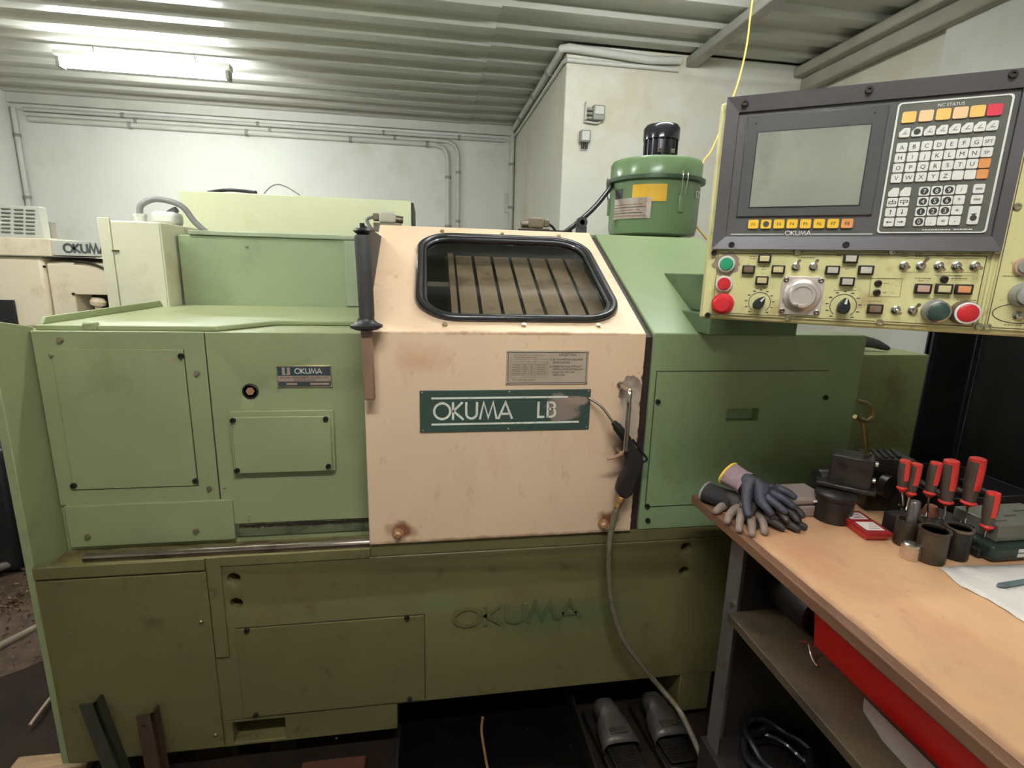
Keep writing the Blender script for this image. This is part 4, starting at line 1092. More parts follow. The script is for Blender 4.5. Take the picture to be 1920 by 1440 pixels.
# worn paint round the first button
bm = bmesh.new(); x, z = A2(270, 290); 
prism(bm, [(x + (0.024 + random.uniform(-0.004, 0.004)) * math.cos(a), z + (0.024 + random.uniform(-0.004, 0.004)) * math.sin(a)) for a in [2 * PI * i / 26 for i in range(26)]], XZ, 0.0016, 0.002)
pp('worn_patch', bm, mat('bare_metal_patch', (158, 138, 118), 0.5, metal=0.3, var=0.2, scale=80))
def keyed(p, w, h, m, frame=SCREW_DARK):
    x, z = p
    bm = bmesh.new(); box(bm, x - w / 2, x + w / 2, -0.007, 0.002, z - h / 2, z + h / 2); o = pp('square_button', bm, frame, bevel=0.0015)
    bm = bmesh.new(); box(bm, x - w * 0.36, x + w * 0.36, -0.0085, -0.0068, z - h * 0.33, z + h * 0.33); ob('button_lens', bm, m, o, bevel=0.0008)
L_GRY = mat('grey_lens', (196, 188, 172), 0.4, var=0.06); L_YEL = mat('cream_lens', (206, 190, 142), 0.4, var=0.06); L_BRN = mat('brown_lens', (120, 96, 76), 0.4, var=0.1); L_ORA = mat('orange_lens', (226, 150, 100), 0.4, var=0.06); L_PNK = mat('pinkish_lens', (196, 158, 138), 0.4, var=0.08)
for q, m in (((727, 225), L_YEL), ((535, 355), L_BRN), ((890, 355), L_YEL), ((695, 485), L_YEL), ((1757, 225), L_GRY), ((1540, 362), L_GRY), ((1715, 500), L_GRY)): keyed(A2(*q), 0.0235, 0.0165, m)
for q, m in (((138, 340), L_GRY), ((778, 548), L_PNK), ((1012, 550), L_YEL), ((1235, 555), L_ORA), ((240, 775), L_BRN)): keyed(A3(*q), 0.0245, 0.0175, m)
def toggle(p, up=0.5, out=0.014):
    x, z = p
    bm = bmesh.new(); lathe(bm, [(0.0075, 0), (0.0075, 0.003), (0.005, 0.004), (0.0045, 0.007), (0, 0.007)], (x, 0.002, z), (0, -1, 0), 12)
    o = pp('toggle_switch', bm, STEEL, smooth=True)
    bm = bmesh.new(); cyl(bm, (x, -0.004, z), (x + 0.004, -0.004 - out, z + up * 0.014), 0.0018, 0.003, 8); ob('toggle_lever', bm, STEEL, o, smooth=True)
for q, u in (((1103, 320), 0.8), ((1312, 320), 0.8)): toggle(A2(*q), u)
for q, u in (((568, 290), -0.2), ((760, 290), 0.9), ((962, 290), -0.5), ((1160, 292), -0.6), ((1368, 292), -0.3), ((478, 785), -0.4), ((668, 790), 0.8)): toggle(A3(*q), u)
for q in ((280, 487), (265, 590), (1025, 442)):
    x, z = A3(*q); bm = bmesh.new(); lathe(bm, [(0.006, 0), (0.006, 0.003), (0.0035, 0.004), (0.0035, 0.0015), (0, 0.0015)], (x, 0.002, z), (0, -1, 0), 14); pp('indicator_lamp', bm, SCREW_DARK, smooth=True)
def knob(p, ang, rr=0.0185):
    x, z = p
    bm = bmesh.new(); a = math.radians(ang); ux, uz = math.cos(a), math.sin(a)
    prof = [(-0.85, 0.30), (-0.6, 0.55), (-0.1, 0.62), (0.35, 0.48), (0.85, 0.16), (1.0, 0.0)]
    poly = prof + [(q[0], -q[1]) for q in prof[-2::-1]]
    prism(bm, [(x + (q[0] * ux - q[1] * uz) * rr * 0.82, z + (q[0] * uz + q[1] * ux) * rr * 0.82) for q in poly], XZ, -0.020, 0.002)
    o = pp('rotary_knob', bm, BLACK, bevel=0.002, label='black pointer knob')
    bm = bmesh.new(); prism(bm, [(x + (q[0] * ux - q[1] * uz) * rr * 0.82, z + (q[0] * uz + q[1] * ux) * rr * 0.82) for q in ((0.25, 0.14), (0.9, 0.06), (0.9, -0.06), (0.25, -0.14))], XZ, -0.021, -0.0195); ob('knob_pointer', bm, WHITE, o)
    bm = bmesh.new(); R = rr * 1.05
    seg = [(x + R * math.cos(math.radians(b)), z + R * math.sin(math.radians(b))) for b in range(-50, 231, 10)]
    for q, w in zip(seg, seg[1:]):
        m_ = Vector((q[0] - x, q[1] - z)).normalized() * 0.0012; m2 = Vector((w[0] - x, w[1] - z)).normalized() * 0.0012
        prism(bm, [q, w, (w[0] + m2.x, w[1] + m2.y), (q[0] + m_.x, q[1] + m_.y)], XZ, 0.0015, 0.002)
    pp('dial_ring', bm, INK, kind='stuff')
    bm = bmesh.new()
    for b in range(-50, 231, 28):
        d = Vector((math.cos(math.radians(b)), math.sin(math.radians(b)))); a0, a1 = x + d.x * R * 1.28, z + d.y * R * 1.28
        box(bm, a0 - 0.0025, a0 + 0.0025, 0.0015, 0.002, a1 - 0.001, a1 + 0.001)
    pp('dial_print', bm, DARK_PRINT, kind='stuff')
knob(A2(665, 750), 55); knob(A2(1670, 790), 82, 0.020)
# hand pulse wheel on its square flange
w0 = [A2(*p) for p in ((945, 435), (1455, 440), (1390, 905), (890, 890))]
wx0, wx1 = (w0[0][0] + w0[3][0]) / 2, (w0[1][0] + w0[2][0]) / 2; wz0, wz1 = (w0[2][1] + w0[3][1]) / 2, (w0[0][1] + w0[1][1]) / 2
WHEEL = mat('brushed_aluminium', (214, 200, 190), 0.35, metal=0.5, var=0.06, scale=20)
bm = bmesh.new(); prism(bm, rrect(wx0, wx1, wz0, wz1, 0.008, 4), XZ, -0.002, 0.002)
wh = pp('pulse_handwheel', bm, WHEEL, bevel=0.0008, label='silver hand pulse wheel on a square flange')
wcx, wcz = A2(1170, 665)
wr = (wx1 - wx0) * 0.46
bm = bmesh.new(); lathe(bm, [(wr, 0), (wr, 0.003), (wr * 0.94, 0.006), (wr * 0.74, 0.008), (wr * 0.74, 0.016), (wr * 0.66, 0.019), (wr * 0.52, 0.019), (wr * 0.50, 0.017), (0, 0.017)], (wcx, -0.002, wcz), (0, -1, 0), 40); ob('wheel', bm, WHEEL, wh, smooth=True)
hx_, hz_ = A2(1092, 778)
bm = bmesh.new(); lathe(bm, [(0.004, 0.017), (0.004, 0.023), (0.002, 0.026), (0, 0.026)], (hx_, -0.002, hz_), (0, -1, 0), 14); ob('finger_knob', bm, STEEL, wh, smooth=True)
for fx, fz in ((0.09, 0.09), (0.91, 0.09), (0.09, 0.91), (0.91, 0.91)):
    bm = bmesh.new(); lathe(bm, [(0.0052, 0), (0.0052, 0.002), (0.003, 0.003), (0, 0.0015)], (wx0 + fx * (wx1 - wx0), -0.002, wz0 + fz * (wz1 - wz0)), (0, -1, 0), 12); ob('flange_screw', bm, STEEL_DULL, wh, smooth=True)
# larger lamps at the right
def barrel(p, m, ring_m, barrel_m):
    x, z = p; bm = bmesh.new(); lathe(bm, [(0.021, 0), (0.0195, 0.016), (0.0185, 0.020)], (x, 0.002, z), (0, -1, 0), 26); o = pp('illuminated_button', bm, barrel_m, smooth=True)
    bm = bmesh.new(); lathe(bm, [(0.0185, 0.018), (0.0185, 0.023), (0.0155, 0.024), (0.0155, 0.018)], (x, 0.002, z), (0, -1, 0), 26); ob('button_ring', bm, ring_m, o, smooth=True)
    bm = bmesh.new(); lathe(bm, [(0.0155, 0.018), (0.0155, 0.023), (0.012, 0.025), (0, 0.0255)], (x, 0.002, z), (0, -1, 0), 24); ob('button_cap', bm, m, o, smooth=True)
x, z = A3(905, 800); barrel((x + 0.002, z), DKGREEN, STEEL, GREY_PLASTIC)
x, z = A3(1225, 815); barrel((x + 0.002, z), RED_CAP, RING_W, L_BRN)
x, z = A3(1885, 620); barrel((x + 0.004, z), GREY_PLASTIC, STEEL, GREY_PLASTIC)
toggle(A3(1855, 850), 0.3)
x, z = A3(1925, 300); pbutton((x, z), 0.0115, GREY_PLASTIC, L_PNK)
bm = bmesh.new(); x, z = A3(1870, 830)
e_ = [(x + 0.036 * math.cos(a), z + 0.017 * math.sin(a)) for a in [2 * PI * i / 32 for i in range(32)]]; f_ = [(x + 0.0347 * math.cos(a), z + 0.0157 * math.sin(a)) for a in [2 * PI * i / 32 for i in range(32)]]
for i in range(32): j = (i + 1) % 32; prism(bm, [e_[i], e_[j], f_[j], f_[i]], XZ, 0.0015, 0.002)
pp('printed_oval', bm, INK)
# faint printed captions and rules (unreadable in the photo: drawn as short dashes)
bm = bmesh.new()
def dashes(p0, p1, hh=0.0016):
    x, z = p0; x1 = p1[0]; dz = (p1[1] - p0[1]) / max(1e-6, x1 - x); xs = x
    while x < x1:
        w = random.uniform(0.0015, 0.005); zz = z + dz * (x - xs); box(bm, x, min(x1, x + w), 0.0016, 0.002, zz - hh / 2, zz + hh / 2); x += w + 0.001
for a, b in (((550, 195), (630, 195)), ((545, 222), (625, 222)), ((680, 320), (740, 320)), ((690, 352), (750, 352)), ((1120, 212), (1335, 212)), ((632, 582), (735, 582)), ((1555, 606), (1830, 608)), ((760, 902), (860, 905)), ((1590, 185), (1650, 185)), ((1695, 345), (1745, 345))): dashes(A2(*a), A2(*b))
for a, b in (((550, 155), (630, 155)), ((545, 183), (615, 183)), ((700, 155), (775, 155)), ((700, 183), (860, 183)), ((935, 155), (1025, 155)), ((935, 178), (1010, 178)), ((1140, 155), (1230, 155)), ((1135, 180), (1220, 180)), ((1325, 150), (1450, 152)), ((1325, 178), (1450, 180)),
             ((270, 432), (485, 436)), ((345, 486), (400, 486)), ((335, 592), (380, 592)), ((695, 430), (885, 432)), ((735, 458), (795, 458)), ((1105, 432), (1280, 434)), ((1070, 402), (1230, 404)), ((835, 662), (960, 664)), ((1165, 672), (1390, 678)), ((170, 688), (320, 690)), ((1690, 405), (1890, 408)), ((1700, 955), (1900, 958))): dashes(A3(*a), A3(*b))
pp('caption_print', bm, mat('faded_caption', (132, 116, 84), 0.6), kind='stuff')
bm = bmesh.new()
def rule(p, q, w=0.0007):
    a, b = Vector(p), Vector(q); n_ = (b - a).normalized(); n_ = Vector((-n_.y, n_.x)) * w / 2
    prism(bm, [tuple(a + n_), tuple(b + n_), tuple(b - n_), tuple(a - n_)], XZ, 0.0016, 0.002)
for path in (((200, 432), (555, 436), (525, 642), (180, 636), (200, 432)), ((570, 212), (880, 208)), ((555, 285), (555, 360), (850, 360)), ((1020, 208), (1420, 210)), ((940, 362), (1355, 366)), ((925, 400), (1355, 402))):
    for a, b in zip(path, path[1:]): rule(A3(*a), A3(*b))
pp('printed_rules', bm, mat('rule_ink', (120, 108, 76), 0.6), kind='stuff')
bm = bmesh.new()
zr = 0.014
for a, b in (((plx0 + 0.004, pz1 - 0.004), (plx1 - 0.003, pz1 - 0.004)), ((plx0 + 0.004, zr), (plx1 - 0.003, zr)), ((plx0 + 0.004, zr), (plx0 + 0.004, pz1 - 0.004)), ((plx1 - 0.003, zr), (plx1 - 0.003, pz1 - 0.004)), ((plx1 + 0.017, zr), (plx1 + 0.017, PH_ - 0.03)), ((plx1 + 0.017, zr), (PW_ - 0.01, zr))): rule(a, b, 0.0013)
pp('plate_outline', bm, mat('outline_brown', (96, 72, 46), 0.6))
# ------------------------------------------------------------------ dust collector on top of the housing
mc = Vector((at(1222, 420, y=0.84).x, 0.84, 1.640))
MR = (at(1303, 400, y=0.84).x - at(1142, 400, y=0.84).x) / 2 * 0.97
MIST = thing('oil_mist_collector', 'round green mist collector with black motor on top of the lathe', 'mist collector', mc)
G_TANK = mat('glossy_green_enamel', (116, 140, 100), 0.22, var=0.05, scale=4, dirt=((82, 110, 74), 0.15, 6.0))
bh = 0.235
bm = bmesh.new(); lathe(bm, [(MR * 0.86, 0.012), (MR * 0.95, 0.02), (MR * 0.985, 0.05), (MR * 0.99, bh), (MR * 0.99, bh)], mc, (0, 0, 1), 48)
ob('drum', bm, G_TANK, MIST, smooth=True)
bm = bmesh.new(); lathe(bm, [(MR * 0.99, bh - 0.012), (MR * 1.08, bh - 0.008), (MR * 1.08, bh + 0.006), (MR * 1.0, bh + 0.010)], mc, (0, 0, 1), 48)
ob('clamp_band', bm, mat('dark_green_band', (62, 82, 58), 0.4), MIST, smooth=True)
bm = bmesh.new(); lathe(bm, [(MR * 1.0, bh + 0.008), (MR * 1.0, bh + 0.066), (MR * 0.96, bh + 0.078), (MR * 0.6, bh + 0.090), (0, bh + 0.090)], mc, (0, 0, 1), 48)
ob('lid', bm, G_TANK, MIST, smooth=True)
zz = mc.z + bh + 0.088
MOT = mat('black_motor_enamel', (34, 33, 36), 0.18, var=0.1, scale=9, coat=0.4)
bm = bmesh.new(); cyl(bm, (mc.x + 0.012, mc.y, zz), (mc.x + 0.012, mc.y, zz + 0.085), 0.064, n=32); motor = ob('motor', bm, MOT, MIST, smooth=True)
for i in range(18):
    a = 2 * PI * i / 18; bm = bmesh.new(); d = Vector((math.cos(a), math.sin(a), 0)); e = Vector((-d.y, d.x, 0)) * 0.003
    b0_ = Vector((mc.x + 0.012, mc.y, zz)) + d * 0.062
    vs = [b0_ + e, b0_ - e, b0_ - e + d * 0.009, b0_ + e + d * 0.009]
    prism(bm, [(v.x, v.y) for v in vs], XY, zz + 0.004, zz + 0.085); ob('cooling_fin', bm, MOT, motor)
bm = bmesh.new(); lathe(bm, [(0.066, 0.076), (0.074, 0.080), (0.075, 0.125), (0.066, 0.138), (0.03, 0.144), (0, 0.145)], (mc.x + 0.012, mc.y, zz), (0, 0, 1), 36)
ob('fan_cowl', bm, MOT, MIST, smooth=True)
for sx in (-0.022, 0.034):
    bm = bmesh.new(); box(bm, mc.x + sx - 0.008, mc.x + sx + 0.008, mc.y - 0.078, mc.y - 0.068, zz + 0.020, zz + 0.036); o = ob('foot_bolt', bm, STEEL_DULL, MIST, bevel=0.001)
# labels on the drum (curved stickers)
def sticker(px0, px1, z0, z1, m, name, out=0.002, lab=None):
    def ang(px): 
        x = at(px, 400, y=mc.y - MR * 0.8).x - mc.x; return math.asin(max(-0.98, min(0.98, x / MR)))
    a0, a1 = ang(px0), ang(px1); bm = bmesh.new(); n = 10; R = MR * 0.99 + out
    pr_ = None
    for i in range(n + 1):
        a = a0 + (a1 - a0) * i / n; d = Vector((math.sin(a), -math.cos(a), 0))
        cur = [bm.verts.new(mc + d * r_ + Vector((0, 0, z_))) for r_, z_ in ((R, z0), (R, z1), (R - out * 0.8, z1), (R - out * 0.8, z0))]
        if pr_:
            for q in range(4): w = (q + 1) % 4; bm.faces.new((pr_[q], pr_[w], cur[w], cur[q]))
        else: bm.faces.new(cur)
        pr_ = cur
    bm.faces.new(pr_[::-1])
    return ob(name, bm, m, MIST, label=lab)
sticker(1147, 1176, 0.118, 0.195, mat('black_sticker', (58, 56, 60), 0.4), 'black_label')
sticker(1148, 1162, 0.132, 0.160, YELLOW, 'yellow_label', 0.003)
sticker(1188, 1240, 0.140, 0.205, YELLOW, 'yellow_label', 0.0025, 'yellow sticker')
sticker(1161, 1216, 0.075, 0.155, mat('foil_rating_plate', (196, 184, 172), 0.3, metal=0.6, var=0.15, scale=60, dirt=((176, 110, 84), 0.25, 30.0)), 'rating_plate', 0.004, 'silver rating plate')
for i in range(5):
    sticker(1170, 1209 - 5 * (i % 3), 0.085 + i * 0.011, 0.0875 + i * 0.011, DARK_PRINT if i % 2 else mat('plate_print', (150, 96, 76), 0.5), 'rating_print', 0.0052)
a_ = math.radians(41); d_ = Vector((math.sin(a_), -math.cos(a_), 0))
me = text_mesh('ST', 0.040, 0.0004); ob('drum_lettering', me, WHITE, MIST, loc=mc + d_ * (MR + 0.001) + Vector((0, 0, 0.175)), rot=(PI / 2, 0, a_))
def latch(ang_deg):
    a = math.radians(ang_deg); d = Vector((math.sin(a), -math.cos(a), 0)); e = Vector((math.cos(a), math.sin(a), 0))
    bm = bmesh.new(); o_ = mc + d * (MR + 0.006)
    P = [o_ + e * s_ * 0.012 + Vector((0, 0, z_)) for s_, z_ in ((-1, 0.10), (1, 0.10), (1, 0.17), (-1, 0.17))]
    A = [bm.verts.new(p) for p in P]; B = [bm.verts.new(p - d * 0.012) for p in P]
    bm.faces.new(A); bm.faces.new(B[::-1])
    for i in range(4): bm.faces.new((A[i], A[(i + 1) % 4], B[(i + 1) % 4], B[i]))
    o = ob('toggle_latch', bm, G_TANK, MIST, bevel=0.004)
    for s_ in (-1, 1):
        bm = bmesh.new(); tube(bm, [o_ + e * s_ * 0.009 + Vector((0, 0, 0.165)), o_ + e * s_ * 0.012 + d * 0.008 + Vector((0, 0, bh + 0.0)), o_ + e * s_ * 0.011 + d * 0.004 + Vector((0, 0, bh + 0.018))], 0.0022, 6, k=4)
        ob('latch_wire', bm, STEEL, o, smooth=True)
latch(11); latch(-105)
for s_ in (-0.10, 0.10):
    bm = bmesh.new(); cyl(bm, (mc.x + s_, mc.y - 0.06, 1.6402), (mc.x + s_, mc.y - 0.06, mc.z + 0.03), 0.008, n=10); ob('stand_off', bm, STEEL_DULL, MIST)
# black suction hose of the collector
hs = at(1058, 432, y=0.72)
bm = bmesh.new(); tube(bm, [(hs.x, 0.72, 1.648), at(1090, 412, y=0.74), at(1118, 385, y=0.78), at(1140, 358, y=0.82), at(1165, 328, y=0.86), at(1198, 306, y=0.84)], 0.0105, 12)
ob('motor_cable', bm, RUBBER, smooth=True, label='thick black cable rising from the door top to the mist collector motor', cat='cable')

# yellow cord hanging from the roof
bm = bmesh.new()
tube(bm, [(at(1412, 0, y=1.1).x, 1.1, CZ - 0.003), at(1408, 20, y=1.1), at(1400, 85, y=1.1), at(1385, 150, y=1.1), at(1362, 215, y=1.1), at(1335, 280, y=1.05), at(1318, 305, y=1.0), at(1310, 350, y=1.0), at(1300, 410, y=1.02), at(1306, 425, y=1.05), (at(1330, 440, y=1.05).x, 1.05, 1.66)], 0.0042, 8)
ob('yellow_cord', bm, mat('yellow_cord', (236, 184, 84), 0.5), smooth=True, label='thin yellow cord hanging from the roof behind the control panel', cat='cord')

# black glove or rag lying on the side tank
g = at(1655, 656, y=0.16)
bm = bmesh.new()
tube(bm, [(1.40, 0.20, 1.282), (1.46, 0.19, 1.290), (1.51, 0.18, 1.286), (1.545, 0.17, 1.275), (1.57, 0.165, 1.267)], lambda t: 0.022 * (1 - 0.75 * t ** 2), 10)
ob('rubber_sleeve', bm, mat('charcoal_rubber', (62, 62, 62), 0.6, var=0.2, scale=20), smooth=True, label='crumpled charcoal rubber sleeve lying on the right-hand green box', cat='sleeve')

# ------------------------------------------------------------------ black cabinet at the right
SCR = thing('black_screen', 'tall matt black screen standing behind the workbench', 'screen', (2.1, 0.3, 0))
BLK_CAB = mat('matt_black_screen', (27, 25, 23), 0.95, var=0.2, scale=5, spec=0.15)
cx = at(1745, 640, y=0.60).x
bm = bmesh.new(); box(bm, cx, 2.47, 0.60, 0.612, 0.10, 1.46); ob('panel', bm, BLK_CAB, SCR)
for x0 in (cx, 2.44):
    bm = bmesh.new(); box(bm, x0, x0 + 0.03, 0.59, 0.622, 0.0, 1.48); ob('post', bm, BLACK, SCR, bevel=0.003)
    bm = bmesh.new(); box(bm, x0, x0 + 0.03, 0.45, 0.75, 0.0005, 0.03); ob('foot', bm, BLACK, SCR, bevel=0.003)
bm = bmesh.new(); box(bm, cx + 0.03, 2.44, 0.595, 0.617, 1.46, 1.48); ob('top_rail', bm, BLACK, SCR, bevel=0.003)
# second screen nearer, closing the corner by the side wall
SCR2 = thing('black_curtain', 'heavy black curtain hanging along the right wall beside the bench', 'curtain', (2.45, -0.2, 0))
bm = bmesh.new(); prev = None
for i in range(81):
    y = 0.58 - i * 0.03; x = 2.46 + 0.012 * math.sin(i * 0.9)
    cur = (bm.verts.new((x, y, 0.05)), bm.verts.new((x, y, 1.48)))
    if prev: bm.faces.new((prev[0], cur[0], cur[1], prev[1]))
    prev = cur
o = ob('drape', bm, BLK_CAB, SCR2, smooth=True); md = o.modifiers.new('thick', 'SOLIDIFY'); md.thickness = 0.004
bm = bmesh.new(); cyl(bm, (2.46, 0.6, 1.492), (2.46, -1.9, 1.492), 0.010, n=10); ob('rail', bm, STEEL_DULL, SCR2, smooth=True)

# ------------------------------------------------------------------ second lathe in the background
Y2 = 2.0
L2 = thing('cream_lathe', 'cream coloured lathe at the far left with a grey louvred hood', 'lathe', (-2.3, 2.4, 0))
C2 = mat('cream_machine_paint', (244, 228, 196), 0.5, var=0.05, scale=2.5, dirt=((206, 178, 134), 0.2, 4.0))
C2G = mat('pale_grey_machine_paint', (204, 206, 190), 0.5, var=0.05, scale=2)
def l2(name, x0, x1, z0, z1, y0, y1, m, parent=None, bevel=0.006, **k):
    bm = bmesh.new(); box(bm, x0, x1, y0, y1, z0, z1); return ob(name, bm, m, parent or L2, bevel=bevel, **k)
l2('machine_base', -3.0, -1.25, 0.05, 1.10, Y2 - 0.02, Y2 + 0.9, C2)
l2('front_cover', -3.0, at(94, 540, y=Y2).x, 1.10, 1.502, Y2 - 0.03, Y2 + 0.6, C2, bevel=0.02)
bm = bmesh.new(); xx = at(94, 540, y=Y2).x
prism(bm, [(0.0, 1.10), (0.0, 1.465), (0.02, 1.475), (0.45, 1.50), (0.45, 1.10)], lambda a, b, d: (d, Y2 - 0.01 + a, b), xx + 0.004, -1.30)
sc = ob('side_cover', bm, C2, L2, bevel=0.01)
o0 = rect(143, 215, 553, 600, Y2 - 0.01)
cb = bmesh.new(); box(cb, o0[0], -1.40, Y2 - 0.1, Y2 + 0.2, o0[2] - 0.05, o0[3]); cut(sc, cb)
l2('opening_back', o0[0], -1.40, o0[2] - 0.05, o0[3], Y2 + 0.15, Y2 + 0.188, BLACK, bevel=0)
kb = at(181, 575, y=Y2 + 0.02)
bm = bmesh.new(); lathe(bm, [(0.0, 0.075), (0.028, 0.070), (0.040, 0.050), (0.036, 0.030), (0.016, 0.018), (0.013, -0.03)], (kb.x, Y2 + 0.03, kb.z - 0.02), (0.15, 0, 1), 18)
ob('shift_knob', bm, mat('ivory_knob', (226, 204, 172), 0.4), L2, smooth=True)
l2('knob_base', kb.x - 0.05, kb.x + 0.20, o0[2] - 0.05, kb.z - 0.045, Y2 + 0.0, Y2 + 0.12, C2, bevel=0.003)
w0_ = rect(-60, 35, 562, 640, Y2 - 0.03)
l2('dark_panel', -2.9, w0_[1], 1.02, at(10, 562, y=Y2 - 0.03).z, Y2 - 0.045, Y2 - 0.031, BLACK, bevel=0.003)
l2('header', -3.0, at(95, 462, y=Y2 - 0.06).x, at(40, 479, y=Y2 - 0.06).z, at(40, 446, y=Y2 - 0.06).z, Y2 - 0.06, Y2 + 0.5, C2, bevel=0.004)
sg = rect(96, 230, 447, 480, Y2 - 0.05)
z0_, z1_ = at(150, 480, y=Y2 - 0.05).z, at(150, 452, y=Y2 - 0.05).z
sign = l2('sign_board', at(96, 465, y=Y2 - 0.05).x + 0.002, -1.45, z0_, z1_, Y2 - 0.05, Y2 + 0.4, C2G, bevel=0.003)
sp = at(121, 475, y=Y2 - 0.05)
bm = bmesh.new(); letters(bm, 'OKUMA', lambda a, b, d: (sp.x + a, Y2 - 0.05 - d, z0_ + 0.016 + b), 0.050, 0.22, 0.003, sx=0.98)
ob('sign_lettering', bm, mat('grey_lettering', (84, 86, 84), 0.5), sign)
bm = bmesh.new(); tube(bm, [at(135, 490, y=Y2 - 0.02), at(160, 492, y=Y2 - 0.02), at(180, 497, y=Y2 - 0.02), at(200, 506, y=Y2 - 0.02)], 0.007, 8); ob('edge_seal', bm, SCREW_DARK, L2, smooth=True)
for s_ in ((84, 500), (138, 551)):
    p = at(*s_, y=Y2 - 0.031 if s_[0] < 90 else Y2 - 0.012); ob('screw', S_SOC, None, L2, loc=p)
# louvred hood
v0 = rect(-60, 78, 388, 446, Y2)
hood = l2('louvred_hood', -2.95, at(78, 420, y=Y2).x, at(40, 447, y=Y2).z, at(40, 386, y=Y2).z, Y2, Y2 + 0.06, C2G, bevel=0.004)
for ci, (pxa, pxb) in enumerate(((-24, -8), (4, 20), (28, 44), (50, 66))):
    for ri in range(7):
        pa, pb = at(pxa, 386 + 6.5 + ri * 7.2 + pxa * 0.06, y=Y2), at(pxb, 386 + 6.5 + ri * 7.2 + pxb * 0.06, y=Y2)
        bm = bmesh.new(); prism(bm, [(-0.012, 0.004), (0.0, 0.009), (0.0, -0.003)], lambda a, b, d: (d, Y2 + a, pa.z + b), pa.x, pb.x)
        ob('louvre', bm, GREY_PLASTIC, hood)
l2('hood_box', at(75, 430, y=Y2 + 0.1).x, at(94, 430, y=Y2 + 0.1).x, at(84, 445, y=Y2 + 0.1).z, at(84, 415, y=Y2 + 0.1).z, Y2 + 0.1, Y2 + 0.16, GREY_PLASTIC, bevel=0.004)

# ------------------------------------------------------------------ air blow gun hanging at the door handle
YG = -0.056
GUN = thing('air_blow_gun', 'black air blow gun with thin bent steel nozzle hanging at the door', 'air gun', at(1185, 880, y=YG))
bm = bmesh.new(); P = [at(1104, 746, y=YG + 0.03), at(1127, 762, y=YG + 0.015), at(1140, 778, y=YG + 0.005), at(1152, 795, y=YG)]
tube(bm, P, 0.0036, 10); ob('nozzle', bm, STEEL, GUN, smooth=True)
a_, b_ = at(1150, 791, y=YG), at(1176, 826, y=YG)
bm = bmesh.new(); lathe(bm, [(0.006, 0), (0.009, 0.004), (0.0095, 0.012), (0.013, 0.018), (0.014, (b_ - a_).length)], a_, b_ - a_, 18); ob('nozzle_nut', bm, SCREW_DARK, GUN, smooth=True)
body = [(1168, 812), (1180, 818), (1192, 838), (1202, 852), (1204, 868), (1200, 884), (1190, 910), (1184, 926), (1172, 934), (1162, 931), (1153, 918), (1158, 900), (1170, 878), (1172, 860), (1168, 848), (1164, 832)]
bm = bmesh.new(); prism(bm, [(at(x, y, y=YG).x, at(x, y, y=YG).z) for x, y in body], lambda a, b, d: (a, d, b), YG - 0.012, YG + 0.012)
ob('gun_body', bm, mat('black_gun_rubber', (44, 38, 36), 0.5, var=0.15, scale=20), GUN, bevel=0.007, seg=3)
bm = bmesh.new(); tube(bm, [at(1186, 824, y=YG), at(1204, 848, y=YG), at(1213, 862, y=YG - 0.004), at(1200, 868, y=YG)], 0.0035, 8, k=5); ob('hanging_hook', bm, BLACK, GUN, smooth=True)
bm = bmesh.new(); tube(bm, [at(1176, 842, y=YG - 0.012), at(1163, 852, y=YG - 0.016), at(1150, 858, y=YG - 0.018), at(1138, 861, y=YG - 0.018)], lambda t: 0.006 - 0.0025 * t, 8); ob('trigger', bm, mat('worn_brass_trigger', (190, 150, 122), 0.45, metal=0.4), GUN, smooth=True)
a_, b_ = at(1168, 928, y=YG), at(1157, 950, y=YG)
BRASS = mat('brass_coupling', (190, 142, 84), 0.35, metal=0.7, var=0.2, scale=40)
bm = bmesh.new(); L_ = (b_ - a_).length; lathe(bm, [(0.008, 0), (0.010, 0.004), (0.0125, 0.008), (0.0125, L_ * 0.6), (0.009, L_ * 0.65), (0.011, L_)], a_, b_ - a_, 16); ob('coupling', bm, BRASS, GUN, smooth=True)
bm = bmesh.new(); hp_ = [b_, at(1148, 985, y=YG), at(1142, 1030, y=YG), at(1143, 1100, y=YG), at(1152, 1155, y=YG - 0.005), at(1172, 1205, y=YG - 0.01), at(1205, 1250, y=YG - 0.01), at(1243, 1295, y=YG - 0.02)]
hp_ += [at(1272, 1330, z=0.19), at(1298, 1380, z=0.15), at(1322, 1440, z=0.10), at(1350, 1530, z=0.012)]
tube(bm, hp_, 0.0085, 12)
ob('air_hose', bm, mat('greyish_braided_hose', (124, 112, 92), 0.45, var=0.2, scale=60, dirt=((84, 66, 44), 0.3, 12.0)), smooth=True, label='grey braided air hose running down from the blow gun to the floor', cat='hose')
# ------------------------------------------------------------------ workbench
BZ = 0.90
BX0, BX1, BY0, BY1 = 0.724, 1.56, -2.2, -0.135
BENCH = thing('workbench', 'workbench with worn plywood top and grey steel legs', 'workbench', (1.1, -1.0, 0))
WOOD = mat('worn_plywood_top', (222, 174, 130), 0.5, var=0.10, scale=5, stretch=(1, 0.6, 1), dirt=[((208, 150, 114), 0.34, 4.0), ((182, 130, 96), 0.08, 18.0), ((132, 92, 66), -0.08, 55.0)], bump=0.03,
           marks=[((0.76, -0.25, BZ), (0.10, 0.16, 0.2), (176, 116, 76), 1.0, 10.0), ((0.735, -1.1, BZ), (0.028, 1.2, 0.2), (160, 118, 92), 0.7, 12.0)])
EDGE = mat('brown_bench_edge', (122, 86, 64), 0.5, var=0.15, scale=8, stretch=(1, 0.2, 1), dirt=((90, 62, 42), 0.3, 12.0))
STEEL_LEG = mat('grey_painted_steel', (94, 87, 82), 0.5, var=0.12, scale=6, dirt=((76, 56, 44), 0.25, 9.0))
